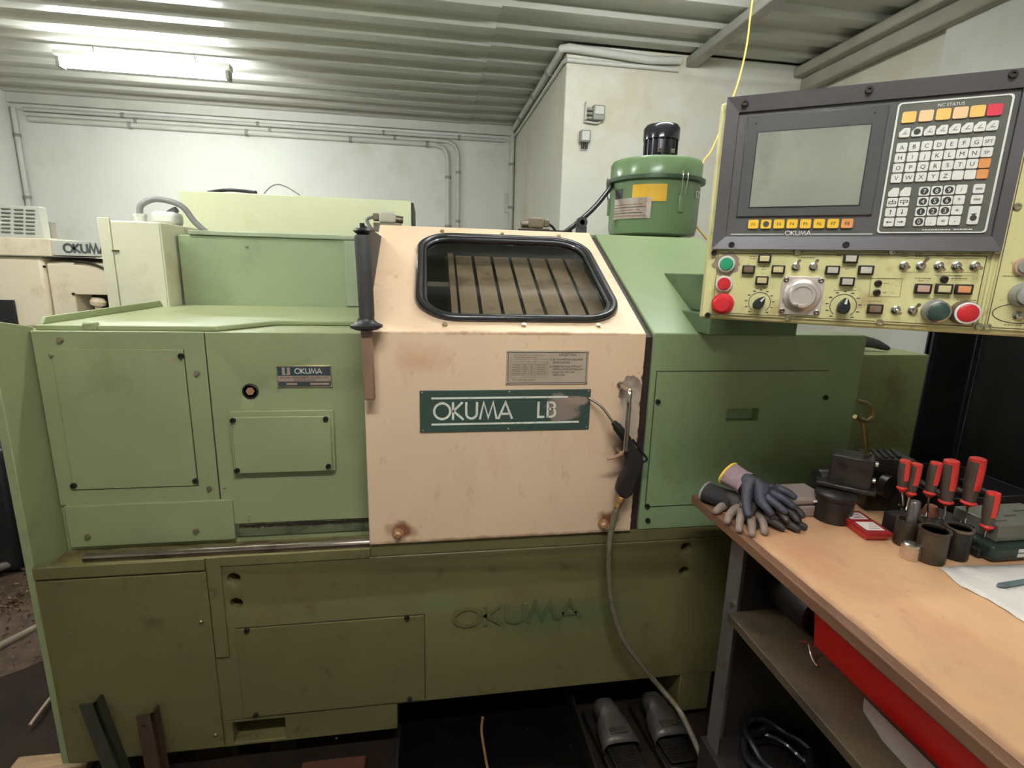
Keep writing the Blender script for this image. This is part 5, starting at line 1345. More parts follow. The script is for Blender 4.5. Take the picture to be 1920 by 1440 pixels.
bm = bmesh.new(); box(bm, BX0 + 0.022, BX1, BY0, BY1, BZ - 0.026, BZ); ob('bench_top', bm, WOOD, BENCH, bevel=0.002)
bm = bmesh.new(); box(bm, BX0, BX0 + 0.0218, BY0, BY1 + 0.001, BZ - 0.027, BZ - 0.0006); ob('edge_strip', bm, EDGE, BENCH, bevel=0.003)
def leg(x, y):
    bm = bmesh.new(); box(bm, x, x + 0.045, y - 0.003, y, 0, BZ - 0.027); box(bm, x, x + 0.003, y - 0.05, y - 0.003, 0, BZ - 0.027); ob('leg', bm, STEEL_LEG, BENCH)
leg(0.745, -0.31); leg(1.48, -0.31); leg(0.745, -2.05); leg(1.48, -2.05)
SHZ = 0.69
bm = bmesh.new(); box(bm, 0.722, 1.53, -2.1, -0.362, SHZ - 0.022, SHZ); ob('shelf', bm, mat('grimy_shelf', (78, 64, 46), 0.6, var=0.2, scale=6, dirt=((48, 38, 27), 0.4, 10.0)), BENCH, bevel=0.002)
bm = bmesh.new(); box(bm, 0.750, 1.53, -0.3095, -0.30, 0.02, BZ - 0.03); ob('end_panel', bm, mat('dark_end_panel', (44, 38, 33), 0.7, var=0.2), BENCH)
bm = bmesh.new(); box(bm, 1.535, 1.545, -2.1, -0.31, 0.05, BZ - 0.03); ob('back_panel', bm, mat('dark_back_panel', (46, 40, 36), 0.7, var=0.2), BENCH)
bm = bmesh.new(); cyl(bm, (0.745, -0.345, 0.70), (0.739, -0.345, 0.70), 0.006, n=8); ob('leg_bolt', bm, STEEL, BENCH)

# red bin under the top
RED = mat('red_plastic', (198, 30, 24), 0.35, var=0.06, scale=6)
BIN = thing('red_bin', 'long red plastic bin on the shelf under the bench top', 'storage bin', (0.95, -1.1, SHZ))
bn = []
bx0, bx1, by0, by1 = 0.838, 1.22, -1.75, -0.482
bz1_ = BZ - 0.032; zmid = 0.842
bm = bmesh.new()
# open tray: outer shell with floor
def tray(bm, x0, x1, y0, y1, z0, z1, t, taper=0.0):
    o_ = [(x0 + taper, y0 + taper), (x1 - taper, y0 + taper), (x1 - taper, y1 - taper), (x0 + taper, y1 - taper)]
    O = [(x0, y0), (x1, y0), (x1, y1), (x0, y1)]
    I = [(x0 + t, y0 + t), (x1 - t, y0 + t), (x1 - t, y1 - t), (x0 + t, y1 - t)]
    i_ = [(a + (t if k in (0, 3) else -t), b + (t if k in (0, 1) else -t)) for k, (a, b) in enumerate(o_)]
    V = [[bm.verts.new((p[0], p[1], z)) for p in L] for L, z in ((o_, z0), (O, z1), (I, z1), (i_, z0 + t))]
    for A, B in zip(V, V[1:]):
        for q in range(4): w = (q + 1) % 4; bm.faces.new((A[q], A[w], B[w], B[q]))
    bm.faces.new(V[0][::-1]); bm.faces.new(V[3])
tray(bm, bx0 + 0.004, bx1, by0, by1, SHZ + 0.0005, zmid, 0.004, 0.012); ob('bin_body', bm, RED, BIN)
bm = bmesh.new(); tray(bm, bx0 - 0.004, bx1 + 0.008, by0 - 0.008, by1 + 0.008, zmid - 0.004, bz1_, 0.004, 0.003); ob('bin_rim', bm, RED, BIN)
# grey tray on the shelf, in front of the bin
bm = bmesh.new(); prism(bm, [(0.834, -0.655), (0.818, -0.672), (0.800, -0.735), (0.792, -0.90), (0.790, -1.30), (0.838, -1.30)], XY, SHZ + 0.0005, SHZ + 0.012)
ob('metal_strip', bm, mat('grey_sheet_strip', (150, 140, 130), 0.5), label='grey sheet metal strip at the shelf edge under the red bin', cat='metal strip')
# dark clutter on the shelf: motor-like lump and a bent wire
bm = bmesh.new(); lathe(bm, [(0.0, 0.0), (0.05, 0.0), (0.055, 0.02), (0.055, 0.13), (0.04, 0.145), (0.0, 0.145)], (0.88, -0.475, SHZ + 0.056), (0, 1, 0), 20)
ob('dark_canister', bm, BLACK_STEEL, smooth=True, label='dark oily canister lying on the shelf beside the red bin', cat='canister')
bm = bmesh.new(); tube(bm, [at(1500, 1203, z=SHZ + 0.03), at(1514, 1206, z=SHZ + 0.025), at(1519, 1222, z=SHZ + 0.012), at(1524, 1238, z=SHZ + 0.005), at(1533, 1250, z=SHZ + 0.004)], 0.0028, 8)
ob('bent_wire', bm, STEEL, smooth=True, label='short bent steel wire hanging over the shelf edge', cat='wire')
# coiled black cable on the floor under the bench
bm = bmesh.new(); pts = []
c0_ = at(1462, 1410, z=0.32)
for i in range(70):
    a = i * 0.36; r_ = 0.085 + 0.012 * math.sin(i * 0.9)
    pts.append((c0_.x + r_ * math.cos(a) * 0.9, c0_.y + r_ * math.sin(a), 0.265 + i * 0.0011 + 0.004 * math.sin(i * 1.7)))
tube(bm, pts, 0.008, 8, k=3)
bx = ob('cable_coil', bm, RUBBER, smooth=True, label='coil of shiny black cable on the crate under the bench', cat='cable')
bm = bmesh.new(); box(bm, c0_.x - 0.14, c0_.x + 0.16, c0_.y - 0.14, c0_.y + 0.13, 0.0, 0.255); ob('floor_crate', bm, mat('dark_crate', (40, 33, 29), 0.7, var=0.3), bevel=0.004, label='dark crate on the floor under the bench holding a cable coil', cat='crate')

# ------------------------------------------------------------------ gloves
def glove(label, wrist, tip, spread, col, cuff_col, hem_col, lift=0.0, width=0.085, roll=0.0, curl=0.0, cuff=True, th=1.0):
    wrist, tip = Vector(wrist), Vector(tip)
    d = (tip - wrist); L = d.length; d.normalize()
    side = d.cross(Vector((0, 0, 1))).normalized(); side.rotate(Matrix.Rotation(roll, 3, d)); up = side.cross(d).normalized()
    T = thing('work_glove', label, 'glove', (wrist.x, wrist.y, BZ), 'work gloves piled on the bench corner')
    def P(a, b, c=0.0): return wrist + d * (a * L) + side * (b * width) + up * (c - curl * a * a)
    V = []; E = []; R = []
    def v(p, rx, ry): V.append(p); R.append((rx, ry)); return len(V) - 1
    w = width
    v0 = v(P(0.0, 0, lift), 0.026 * th, 0.030); v1 = v(P(0.20, 0, lift * 0.6), 0.022 * th, 0.034); v2 = v(P(0.42, 0.0, lift * 0.3), 0.018 * th, 0.036)
    E += [(v0, v1), (v1, v2)]
    for k, (off, ln) in enumerate(((-0.48, 0.90), (-0.17, 1.0), (0.16, 0.97), (0.47, 0.84))):
        k0 = v(P(0.56, off * 0.86, 0.004), 0.0125, 0.0125); k1 = v(P(0.56 + (ln - 0.56) * 0.5, off * (1 + spread * 0.5) , 0.005), 0.0105, 0.0105); k2 = v(P(ln, off * (1 + spread), -0.004), 0.0085, 0.0085)
        E += [(v2, k0), (k0, k1), (k1, k2)]
    t0 = v(P(0.34, 0.52, 0), 0.014, 0.014); t1 = v(P(0.48, 0.86, -0.004), 0.0115, 0.0115); t2 = v(P(0.60, 1.02, -0.010), 0.009, 0.009)
    E += [(v1, t0), (t0, t1), (t1, t2)]
    me = bpy.data.meshes.new('hand'); me.from_pydata(V, E, []); o = bpy.data.objects.new('hand', me); COL.objects.link(o)
    md = o.modifiers.new('skin', 'SKIN'); md.use_smooth_shade = True
    for i, sv in enumerate(me.skin_vertices[0].data): sv.radius = R[i]; sv.use_root = (i == 0)
    o.modifiers.new('sub', 'SUBSURF').levels = 2; o.modifiers['sub'].render_levels = 2
    bpy.context.view_layer.update()
    me2 = bpy.data.meshes.new_from_object(o.evaluated_get(bpy.context.evaluated_depsgraph_get()))
    bpy.data.objects.remove(o)
    zmin = BZ + 0.001
    for vv in me2.vertices:
        if vv.co.z < zmin: vv.co.z = zmin
    for p_ in me2.polygons: p_.use_smooth = True
    ob('hand', me2, mat('glove_coating', col, 0.55, var=0.18, scale=26, bump=0.3), T)
    if cuff:
        bm = bmesh.new(); n = 22; rings = []
        prof = [(0.16, 0.036, 0.026), (0.08, 0.034, 0.025), (0.0, 0.034, 0.024), (-0.10, 0.036, 0.024), (-0.20, 0.038, 0.024), (-0.20, 0.034, 0.020), (-0.02, 0.030, 0.018)]
        for a, ra, rb_ in prof:
            rings.append([bm.verts.new(P(a, 0, lift) + side * math.cos(2 * PI * i / n) * ra * (1 + 0.04 * math.sin(i * 2.3)) + up * math.sin(2 * PI * i / n) * rb_) for i in range(n)])
        for A, B in zip(rings, rings[1:]):
            for i in range(n): j = (i + 1) % n; bm.faces.new((A[i], A[j], B[j], B[i]))
        me3 = to_mesh(bm, 'knit_cuff')
        for vv in me3.vertices:
            if vv.co.z < zmin: vv.co.z = zmin
        shade(me3, 60)
        ob('knit_cuff', me3, mat('glove_cuff', cuff_col, 0.9, var=0.12, scale=50, bump=0.3), T)
        bm = bmesh.new(); tube(bm, [P(-0.20, 0, lift) + side * math.cos(2 * PI * i / n) * 0.037 + up * math.sin(2 * PI * i / n) * 0.023 for i in range(n)], 0.0034, 8, closed=True, smooth=False)
        me4 = to_mesh(bm, 'hem'); shade(me4, 60); ob('hem', me4, mat('glove_hem', hem_col, 0.8), T)
    return T
# three gloves piled: grey fingers lowest, black glove across, navy glove on top
glove('grey coated work glove at the bottom, fingers hanging toward the bench edge', at(1400, 925, z=0.922), at(1397, 1001, z=0.908), 0.25, (138, 118, 106), (120, 110, 110), (90, 80, 80), cuff=False, width=0.072)
glove('black work glove under the pile with fingertips pointing right', at(1352, 932, z=0.922), at(1512, 992, z=0.912), 0.05, (58, 50, 46), (44, 42, 42), (150, 140, 130), width=0.075)
glove('black rubber work glove in the middle of the pile', at(1420, 925, z=0.945), at(1490, 978, z=0.930), 0.10, (62, 54, 50), (40, 40, 40), (60, 56, 52), cuff=False, width=0.078)
glove('navy work glove on top with mauve cuff and yellow hem', at(1384, 898, z=0.985), at(1487, 958, z=0.952), 0.15, (62, 60, 72), (150, 124, 128), (240, 196, 70), width=0.080, roll=0.35, th=0.9)

# ------------------------------------------------------------------ items along the back of the bench
def on(px, py): return at(px, py, z=BZ)
# grey case
a_, b_ = on(1480, 972), on(1552, 962)
T = thing('grey_case', 'low grey plastic case with white strap behind the gloves', 'case', ((a_.x + b_.x) / 2, a_.y, BZ))
y_ = a_.y
GC = mat('grey_case_plastic', (150, 132, 124), 0.4, var=0.06)
bm = bmesh.new(); box(bm, a_.x - 0.06, b_.x - 0.012, y_, y_ + 0.10, BZ + 0.0005, BZ + 0.030); ob('case_base', bm, GC, T, bevel=0.004)
bm = bmesh.new(); box(bm, a_.x - 0.06, b_.x - 0.012, y_ + 0.002, y_ + 0.10, BZ + 0.031, BZ + 0.052); ob('case_lid', bm, GC, T, bevel=0.008)
bm = bmesh.new(); xs_ = on(1530, 960).x; tube(bm, [(xs_ - 0.035, y_ - 0.002, BZ + 0.045), (xs_ - 0.012, y_ - 0.004, BZ + 0.042), (xs_ + 0.006, y_ - 0.004, BZ + 0.025), (xs_ + 0.012, y_ - 0.004, BZ + 0.006)], 0.0032, 8); ob('strap', bm, mat('white_strap', (236, 214, 210), 0.5), T, smooth=True)
# black pot carrying the tool block
pc = on(1579, 985); pc.y += 0.035
T = thing('black_tool_pot', 'short black steel pot at the foot of the tool block', 'tool pot', (pc.x, pc.y, BZ))
bm = bmesh.new(); lathe(bm, [(0.040, 0.0), (0.044, 0.004), (0.043, 0.055), (0.044, 0.058)], (pc.x, pc.y, BZ + 0.0005), (0, 0, 1), 30); ob('pot_body', bm, BLACK_STEEL, T, smooth=True)
bm = bmesh.new(); lathe(bm, [(0.043, 0.058), (0.047, 0.062), (0.048, 0.070), (0.043, 0.074)], (pc.x, pc.y, BZ + 0.0005), (0, 0, 1), 30); ob('pot_flange', bm, BLACK_STEEL, T, smooth=True)
# tool block: turret holder
bz0_ = BZ + 0.0762
T = thing('tool_holder_block', 'black steel turret tool holder block with clamping screws', 'tool holder', (pc.x + 0.01, pc.y + 0.04, bz0_))
DS = mat('black_tool_steel', (50, 46, 42), 0.35, metal=0.3, var=0.25, scale=18)
def rb(name, cx, cy, hx, hy, z0, z1, ang, parent, m=DS, bevel=0.003):
    bm = bmesh.new(); ca, sa = math.cos(ang), math.sin(ang)
    prism(bm, [(cx + x * ca - y * sa, cy + x * sa + y * ca) for x, y in ((-hx, -hy), (hx, -hy), (hx, hy), (-hx, hy))], XY, z0, z1)
    return ob(name, bm, m, parent, bevel=bevel)
ba = math.radians(-42)
bcx, bcy = at(1605, 900, y=-0.30).x, -0.285
rb('block', bcx - 0.005, bcy, 0.046, 0.036, bz0_, bz0_ + 0.086, ba, T)
rb('block_base', bcx - 0.01, bcy + 0.005, 0.065, 0.05, bz0_ + 0.0001, bz0_ + 0.012, ba, T)
fwd = Vector((math.sin(-ba), -math.cos(-ba), 0)) * 1.0
ca, sa = math.cos(ba), math.sin(ba)
def bl(x, y): return Vector((bcx - 0.005 + x * ca - y * sa, bcy + x * sa + y * ca, 0))
nf = Vector((sa, -ca, 0))                     # block face normal toward the camera
nr = Vector((ca, sa, 0))
for lx, z_, m_ in ((-0.02, 0.06, SCREW_DARK), (-0.02, 0.022, SCREW_DARK)):
    p = bl(lx, -0.036) + Vector((0, 0, bz0_ + z_)); bm = bmesh.new(); lathe(bm, [(0.009, 0), (0.009, 0.003), (0.006, 0.003), (0.005, 0.0012), (0, 0.0012)], p, nf, 14); ob('screw_socket', bm, m_, T, smooth=True)
for ly, z_ in ((-0.018, 0.075), (-0.020, 0.032)):
    p = bl(0.046, ly) + Vector((0, 0, bz0_ + z_)); bm = bmesh.new(); lathe(bm, [(0.0075, 0), (0.0075, 0.007), (0.004, 0.008), (0.003, 0.003), (0, 0.003)], p, nr, 12); ob('clamp_screw', bm, STEEL, T, smooth=True)
# second block behind
T2 = thing('rear_tool_holder', 'second black tool holder with ribbed top behind the screwdrivers', 'tool holder', (bcx + 0.13, bcy + 0.03, BZ))
rb('block', bcx + 0.125, bcy + 0.035, 0.055, 0.042, BZ + 0.0005, BZ + 0.145, math.radians(-12), T2)
for i in range(4):
    rb('rib', bcx + 0.095 + i * 0.020, bcy + 0.035, 0.004, 0.036, BZ + 0.1455, BZ + 0.150, math.radians(-30), T2, bevel=0.001)
bm = bmesh.new(); cyl(bm, (bcx + 0.09, bcy - 0.030, BZ + 0.08), (bcx + 0.085, bcy - 0.012, BZ + 0.08), 0.030, n=24); ob('bore_ring', bm, BLACK_STEEL, T2, smooth=True)
T3 = thing('black_adapter', 'black cylindrical adapter lying left of the tool block', 'adapter', (bcx - 0.09, bcy + 0.06, BZ))
q_ = at(1545, 905, y=-0.24)
bm = bmesh.new(); lathe(bm, [(0.0, 0), (0.024, 0.0), (0.026, 0.004), (0.026, 0.05), (0.018, 0.055), (0.018, 0.075), (0, 0.075)], (q_.x - 0.02, -0.235, BZ + 0.0775), (1, -0.1, 0), 22); ob('adapter_body', bm, BLACK_STEEL, T3, smooth=True)
bm = bmesh.new(); box(bm, q_.x - 0.02, q_.x + 0.05, -0.265, -0.205, BZ + 0.0535, BZ + 0.0515 + 0.0); ob('adapter_foot', bm, BLACK_STEEL, T3)
# hooked key standing in the block
T = thing('hooked_key', 'bent hook-ended steel key standing in the tool block', 'key', (bcx + 0.02, bcy, bz0_ + 0.086))
kp = bl(0.030, 0.012); base_ = Vector((kp.x, kp.y, bz0_ + 0.085))
yk = base_.y
OLIVE = mat('olive_key_steel', (116, 104, 62), 0.35, metal=0.6, var=0.15, scale=14)
top_ = at(1617, 785, y=yk)
bm = bmesh.new(); tube(bm, [base_, base_ * 0.5 + top_ * 0.5, top_], 0.0058, 12); ob('shank', bm, OLIVE, T, smooth=True)
bm = bmesh.new(); tube(bm, [at(1603, 781, y=yk - 0.01), at(1615, 788, y=yk - 0.004), at(1628, 789, y=yk), at(1637, 779, y=yk), at(1635, 766, y=yk), at(1625, 757, y=yk), at(1607, 752, y=yk)], 0.0055, 12); ob('hook', bm, OLIVE, T, smooth=True)
bm = bmesh.new(); lathe(bm, [(0.009, 0), (0.009, 0.008), (0.006, 0.010)], base_, (0, 0, 1), 6); ob('socket_nut', bm, STEEL_DULL, T)

# red insert box with two labels
r0, r1, r2 = on(1609, 974), on(1672, 1018), on(1696, 996)
T = thing('red_insert_box', 'flat red plastic insert box with two white labels', 'box', ((r0.x + r2.x) / 2, r1.y, BZ))
ux_ = (r1 - r0); ux_.z = 0; ul = ux_.length; ux_.normalize(); uy_ = Vector((-ux_.y, ux_.x, 0))
if uy_.y < 0: uy_ = -uy_
def rp(a, b): q = r0 + ux_ * a + uy_ * b; return (q.x, q.y)
wd_ = 0.062; ul = max(ul, 0.095)
RB = mat('red_box_plastic', (196, 34, 34), 0.3, var=0.06)
bm = bmesh.new(); A = [bm.verts.new(rp(*p) + (BZ + 0.0005,)) for p in ((0.006, 0.006), (ul - 0.012, 0.006), (ul - 0.012, wd_ - 0.006), (0.006, wd_ - 0.006))]
B = [bm.verts.new(rp(*p) + (BZ + 0.017,)) for p in ((0, 0), (ul, 0), (ul, wd_), (0, wd_))]
bm.faces.new(A[::-1]); bm.faces.new(B)
for i in range(4): bm.faces.new((A[i], A[(i + 1) % 4], B[(i + 1) % 4], B[i]))
ob('box_body', bm, RB, T, bevel=0.002)
bm = bmesh.new(); prism(bm, [rp(*p) for p in ((0, 0), (ul, 0), (ul, wd_), (0, wd_))], XY, BZ + 0.0172, BZ + 0.024); ob('box_lid', bm, mat('maroon_box_lid', (160, 34, 40), 0.35, var=0.08), T, bevel=0.0015)
PAPER = mat('white_label_paper', (232, 220, 210), 0.6, var=0.05, dirt=((190, 150, 150), 0.25, 60.0))
for a0, a1 in ((0.10, 0.40), (0.52, 0.88)):
    bm = bmesh.new(); prism(bm, [rp(*p) for p in ((ul * a0, 0.010), (ul * a1, 0.010), (ul * a1, wd_ - 0.008), (ul * a0, wd_ - 0.008))], XY, BZ + 0.0242, BZ + 0.0246); lb_o = ob('box_label', bm, PAPER, T)
    bm = bmesh.new()
    for k_ in range(3):
        f = a0 + (a1 - a0) * (0.25 + 0.25 * k_)
        prism(bm, [rp(*p) for p in ((ul * f, 0.016), (ul * f + 0.003, 0.016), (ul * f + 0.003, 0.030 + 0.006 * k_), (ul * f, 0.030 + 0.006 * k_))], XY, BZ + 0.0246, BZ + 0.0248)
    ob('label_print', bm, mat('label_ink', (150, 110, 110), 0.6), lb_o)

# sleeves and collets
def sleeve(px, py, r, h, label, m, name='drill_sleeve', wall=0.004, prof=None):
    p = on(px, py); p.y += r * 0.9
    T = thing(name, label, 'sleeve', (p.x, p.y, BZ), 'steel sleeves on the bench')
    bm = bmesh.new(); lathe(bm, prof or [(r * 0.96, 0), (r, 0.003), (r, h - 0.003), (r * 0.98, h), (r - wall, h), (r - wall, 0.006), (0, 0.006)], (p.x, p.y, BZ + 0.0005), (0, 0, 1), 30)
    ob('sleeve_body', bm, m, T, smooth=True)
    return T, p
OLV = mat('olive_oiled_steel', (78, 70, 56), 0.3, metal=0.5, var=0.15, scale=10)
T, p = sleeve(1762, 1062, 0.0285, 0.072, 'tall olive steel sleeve standing nearest the cloth', OLV)
bm = bmesh.new(); lathe(bm, [(0.0285, 0.068), (0.0300, 0.070), (0.0300, 0.074), (0.0245, 0.074), (0.0245, 0.068)], (p.x, p.y, BZ), (0, 0, 1), 30); ob('sleeve_rim', bm, OLV, T, smooth=True)
T, p = sleeve(1806, 1054, 0.0255, 0.068, 'dark slotted sleeve right of the tall olive sleeve', BLACK_STEEL)
bm = bmesh.new(); lathe(bm, [(0.0255, 0.066), (0.0270, 0.067), (0.0270, 0.072), (0.0215, 0.072), (0.0215, 0.066)], (p.x, p.y, BZ), (0, 0, 1), 30); ob('sleeve_rim', bm, STEEL_DULL, T, smooth=True)
T, p = sleeve(1714, 1030, 0.026, 0.060, 'dark sleeve behind the knurled collet nut', mat('dark_olive_steel', (70, 60, 48), 0.35, metal=0.4))
bm = bmesh.new(); lathe(bm, [(0.0115, 0.02), (0.0115, 0.105), (0.009, 0.108), (0, 0.108)], (p.x + 0.004, p.y + 0.0, BZ), (0, 0, 1), 20); ob('inner_bar', bm, mat('grey_bar', (120, 112, 108), 0.3, metal=0.7), T, smooth=True)
p = on(1718, 1054); p.y += 0.018
T = thing('collet_nut', 'small shiny knurled collet nut in front of the sleeves', 'collet nut', (p.x, p.y, BZ))
bm = bmesh.new(); n = 28; rings = []
for r_, h_ in ((0.0175, 0.0005), (0.0185, 0.002), (0.0185, 0.028)):
    rings.append([bm.verts.new((p.x + r_ * (1 + 0.035 * (i % 2)) * math.cos(2 * PI * i / n), p.y + r_ * (1 + 0.035 * (i % 2)) * math.sin(2 * PI * i / n), BZ + h_)) for i in range(n)])
for A, B in zip(rings, rings[1:]):
    for i in range(n): bm.faces.new((A[i], A[(i + 1) % n], B[(i + 1) % n], B[i]))
bm.faces.new(rings[0][::-1]); bm.faces.new(rings[-1]); ob('nut_body', bm, mat('pinkish_steel', (206, 190, 178), 0.25, metal=0.85), T)
bm = bmesh.new(); lathe(bm, [(0.0185, 0.0282), (0.0190, 0.030), (0.0190, 0.034), (0.0150, 0.037), (0.009, 0.037), (0.009, 0.030), (0, 0.030)], (p.x, p.y, BZ), (0, 0, 1), 28); ob('nut_ring', bm, STEEL, T, smooth=True)
p = on(1750, 1010)
bm = bmesh.new(); lathe(bm, [(0.016, 0), (0.017, 0.06), (0.012, 0.075), (0, 0.08)], (p.x, p.y + 0.02, BZ + 0.0005), (0, 0, 1), 18); ob('copper_plug', bm, mat('reddish_copper', (140, 84, 66), 0.4, metal=0.4, var=0.2, scale=30), smooth=True, label='reddish brown copper plug behind the sleeves', cat='plug')

# ---- red and black key drivers in a rack
drv = [  # top pixel, collar pixel, blade bottom pixel, z of blade bottom, handle scale
    ((1698, 862), (1691, 918), (1694, 950), 0.975, 0.82, 'red handled key driver furthest left, half hidden at the back'),
    ((1719, 868), (1706, 928), (1699, 958), 0.965, 0.92, 'red and grey key driver second from the left'),
    ((1757, 866), (1742, 928), (1737, 970), 0.955, 0.90, 'slim red and grey key driver third from the left'),
    ((1785, 862), (1773, 944), (1770, 975), 0.955, 1.08, 'red and grey key driver fourth from the left'),
    ((1835, 858), (1815, 946), (1810, 982), 0.955, 1.14, 'tallest red and grey key driver at the right of the rack'),
    ((1864, 922), (1849, 990), (1841, 1022), 0.925, 0.92, 'lower red and grey key driver nearest the green box'),
]
RAW = []
GRP = mat('driver_grip_brown', (82, 68, 58), 0.5, var=0.12, scale=30); DRED = mat('driver_red', (214, 52, 44), 0.35, var=0.06)
for (tp, co, bo, zb2, sc_, lab) in drv:
    b = at(*bo, z=zb2); yv = b.y
    c = at(*co, y=yv); t = at(*tp, y=yv)
    ax = (t - c); L_ = ax.length; ax.normalize()
    T = thing('key_driver', lab, 'screwdriver', b, 'red key drivers in the rack')
    RAW.append(b)
    bm = bmesh.new(); tube(bm, [b + ax * 0.002, c + ax * 0.004], 0.0022, 8, smooth=False); ob('blade', bm, STEEL, T, smooth=True)
    bm = bmesh.new(); e_ = at(bo[0] - 13, bo[1] - 6, y=yv) - b; cyl(bm, b, b + e_.normalized() * 0.015, 0.0022, n=8); ob('blade_hook', bm, STEEL, T, smooth=True)
    bm = bmesh.new(); lathe(bm, [(0.004, -0.006), (0.007, -0.002), (0.0140 * sc_, 0.004), (0.0140 * sc_, 0.006), (0.010 * sc_, 0.010)], c, ax, 18); ob('collar', bm, DRED, T, smooth=True)
    R_ = 0.0148 * sc_
    bm = bmesh.new(); lathe(bm, [(R_ * 0.72, 0.008), (R_ * 0.80, L_ * 0.2), (R_ * 1.0, L_ * 0.45), (R_ * 1.02, L_ * 0.75), (R_ * 0.96, L_ * 0.93), (R_ * 0.7, L_ * 0.985)], c, ax, 20); h_ = ob('grip', bm, GRP, T, smooth=True)
    # red insert: crown and a broad stripe down the camera-right side
    bm = bmesh.new(); lathe(bm, [(R_ * 0.98, L_ * 0.925), (R_ * 0.90, L_ * 0.98), (R_ * 0.6, L_ * 1.0), (0, L_ * 1.003)], c, ax, 20); ob('crown', bm, DRED, T, smooth=True)
    bm = bmesh.new(); d_, a1_, b1_ = basis(ax); prevr = None
    vx = Vector((-0.79, -0.62, 0)); vx = (vx - ax * vx.dot(ax)).normalized(); vy = ax.cross(vx)
    for i in range(9):
        f = 0.35 + 0.60 * i / 8; rr_ = R_ * (1.0 if f < 0.5 else 1.04) * 1.0 + 0.0007
        if f > 0.9: rr_ = R_ * 0.99
        cur = [bm.verts.new(c + ax * (L_ * f) + (vx * math.cos(q) + vy * math.sin(q)) * rr_) for q in (0.20, 0.40, 0.60, 0.80, 1.0)] 
        cur += [bm.verts.new(c + ax * (L_ * f) + (vx * math.cos(q) + vy * math.sin(q)) * (rr_ - 0.003)) for q in (1.0, 0.20)]
        if prevr:
            for q in range(7): w = (q + 1) % 7; bm.faces.new((prevr[q], prevr[w], cur[w], cur[q]))
        else: bm.faces.new(cur)
        prevr = cur
    bm.faces.new(prevr[::-1]); ob('red_stripe', bm, DRED, T, smooth=True)
# rack: wall of black steel with bored steps under the drivers
T = thing('driver_rack', 'black stepped rack holding the red key drivers', 'tool rack', (RAW[2].x, RAW[2].y, BZ))
xs_ = [v.x for v in RAW[:5]]; ys_ = [v.y for v in RAW[:5]]
for v, nm in ((RAW[1], 'rack_step'), (RAW[2], 'rack_step'), (RAW[4], 'rack_step')):
    pass
bm = bmesh.new(); box(bm, min(xs_) - 0.02, max(xs_) + 0.03, min(ys_) - 0.012, max(ys_) + 0.03, BZ + 0.0005, 0.952); ob('rack_body', bm, BLACK_STEEL, T, bevel=0.003)
v = RAW[5]; bm = bmesh.new(); box(bm, v.x - 0.022, v.x + 0.008, v.y - 0.014, v.y + 0.014, BZ + 0.0005, 0.922); ob('rack_step', bm, BLACK_STEEL, T, bevel=0.003)

T = thing('black_tool_tray', 'low black tool tray behind the red key drivers', 'tool tray', (1.4, -0.3, BZ))
ty0 = max(ys_) + 0.034; tx0_ = bcx + 0.192
bm = bmesh.new(); tray(bm, tx0_, 1.545, ty0, -0.142, BZ + 0.0005, BZ + 0.070, 0.004); ob('tray_body', bm, BLACK, T)
for k_ in range(4):
    x = tx0_ + 0.03 + k_ * 0.075
    bm = bmesh.new(); cyl(bm, (x, ty0 + 0.012, BZ + 0.018), (x + 0.03, -0.155, BZ + 0.03), 0.012, n=12); ob('tray_bar', bm, BLACK_STEEL, T, smooth=True)
# dark grey block and dark green case at the right
p = on(1858, 1052)
T = thing('green_tool_case', 'dark green tool case with two white stripes at the right edge', 'case', (p.x + 0.1, p.y, BZ))
CG = mat('dark_green_case', (36, 50, 40), 0.4, var=0.1)
bm = bmesh.new(); box(bm, p.x - 0.012, p.x + 0.20, p.y - 0.010, p.y + 0.12, BZ + 0.0005, BZ + 0.040); ob('case_body', bm, CG, T, bevel=0.010, seg=3)
for zq in (0.012, 0.023):
    bm = bmesh.new(); box(bm, p.x + 0.052, p.x + 0.14, p.y - 0.0115, p.y - 0.0102, BZ + zq, BZ + zq + 0.008); ob('white_stripe', bm, WHITE, T)
T = thing('parallel_block', 'dark grey ground steel block lying on the green case', 'steel block', (p.x + 0.1, p.y + 0.05, BZ + 0.041))
bm = bmesh.new(); box(bm, p.x + 0.012, p.x + 0.20, p.y + 0.008, p.y + 0.11, BZ + 0.0405, BZ + 0.078); ob('block_body', bm, mat('ground_grey_steel', (112, 110, 98), 0.4, metal=0.3, var=0.1), T, bevel=0.002)
for k_ in range(3):
    bm = bmesh.new(); box(bm, p.x + 0.03 + 0.05 * k_, p.x + 0.06 + 0.05 * k_, p.y + 0.03 + 0.02 * k_, p.y + 0.033 + 0.02 * k_, BZ + 0.0782, BZ + 0.080); ob('scale_mark', bm, STEEL, T)

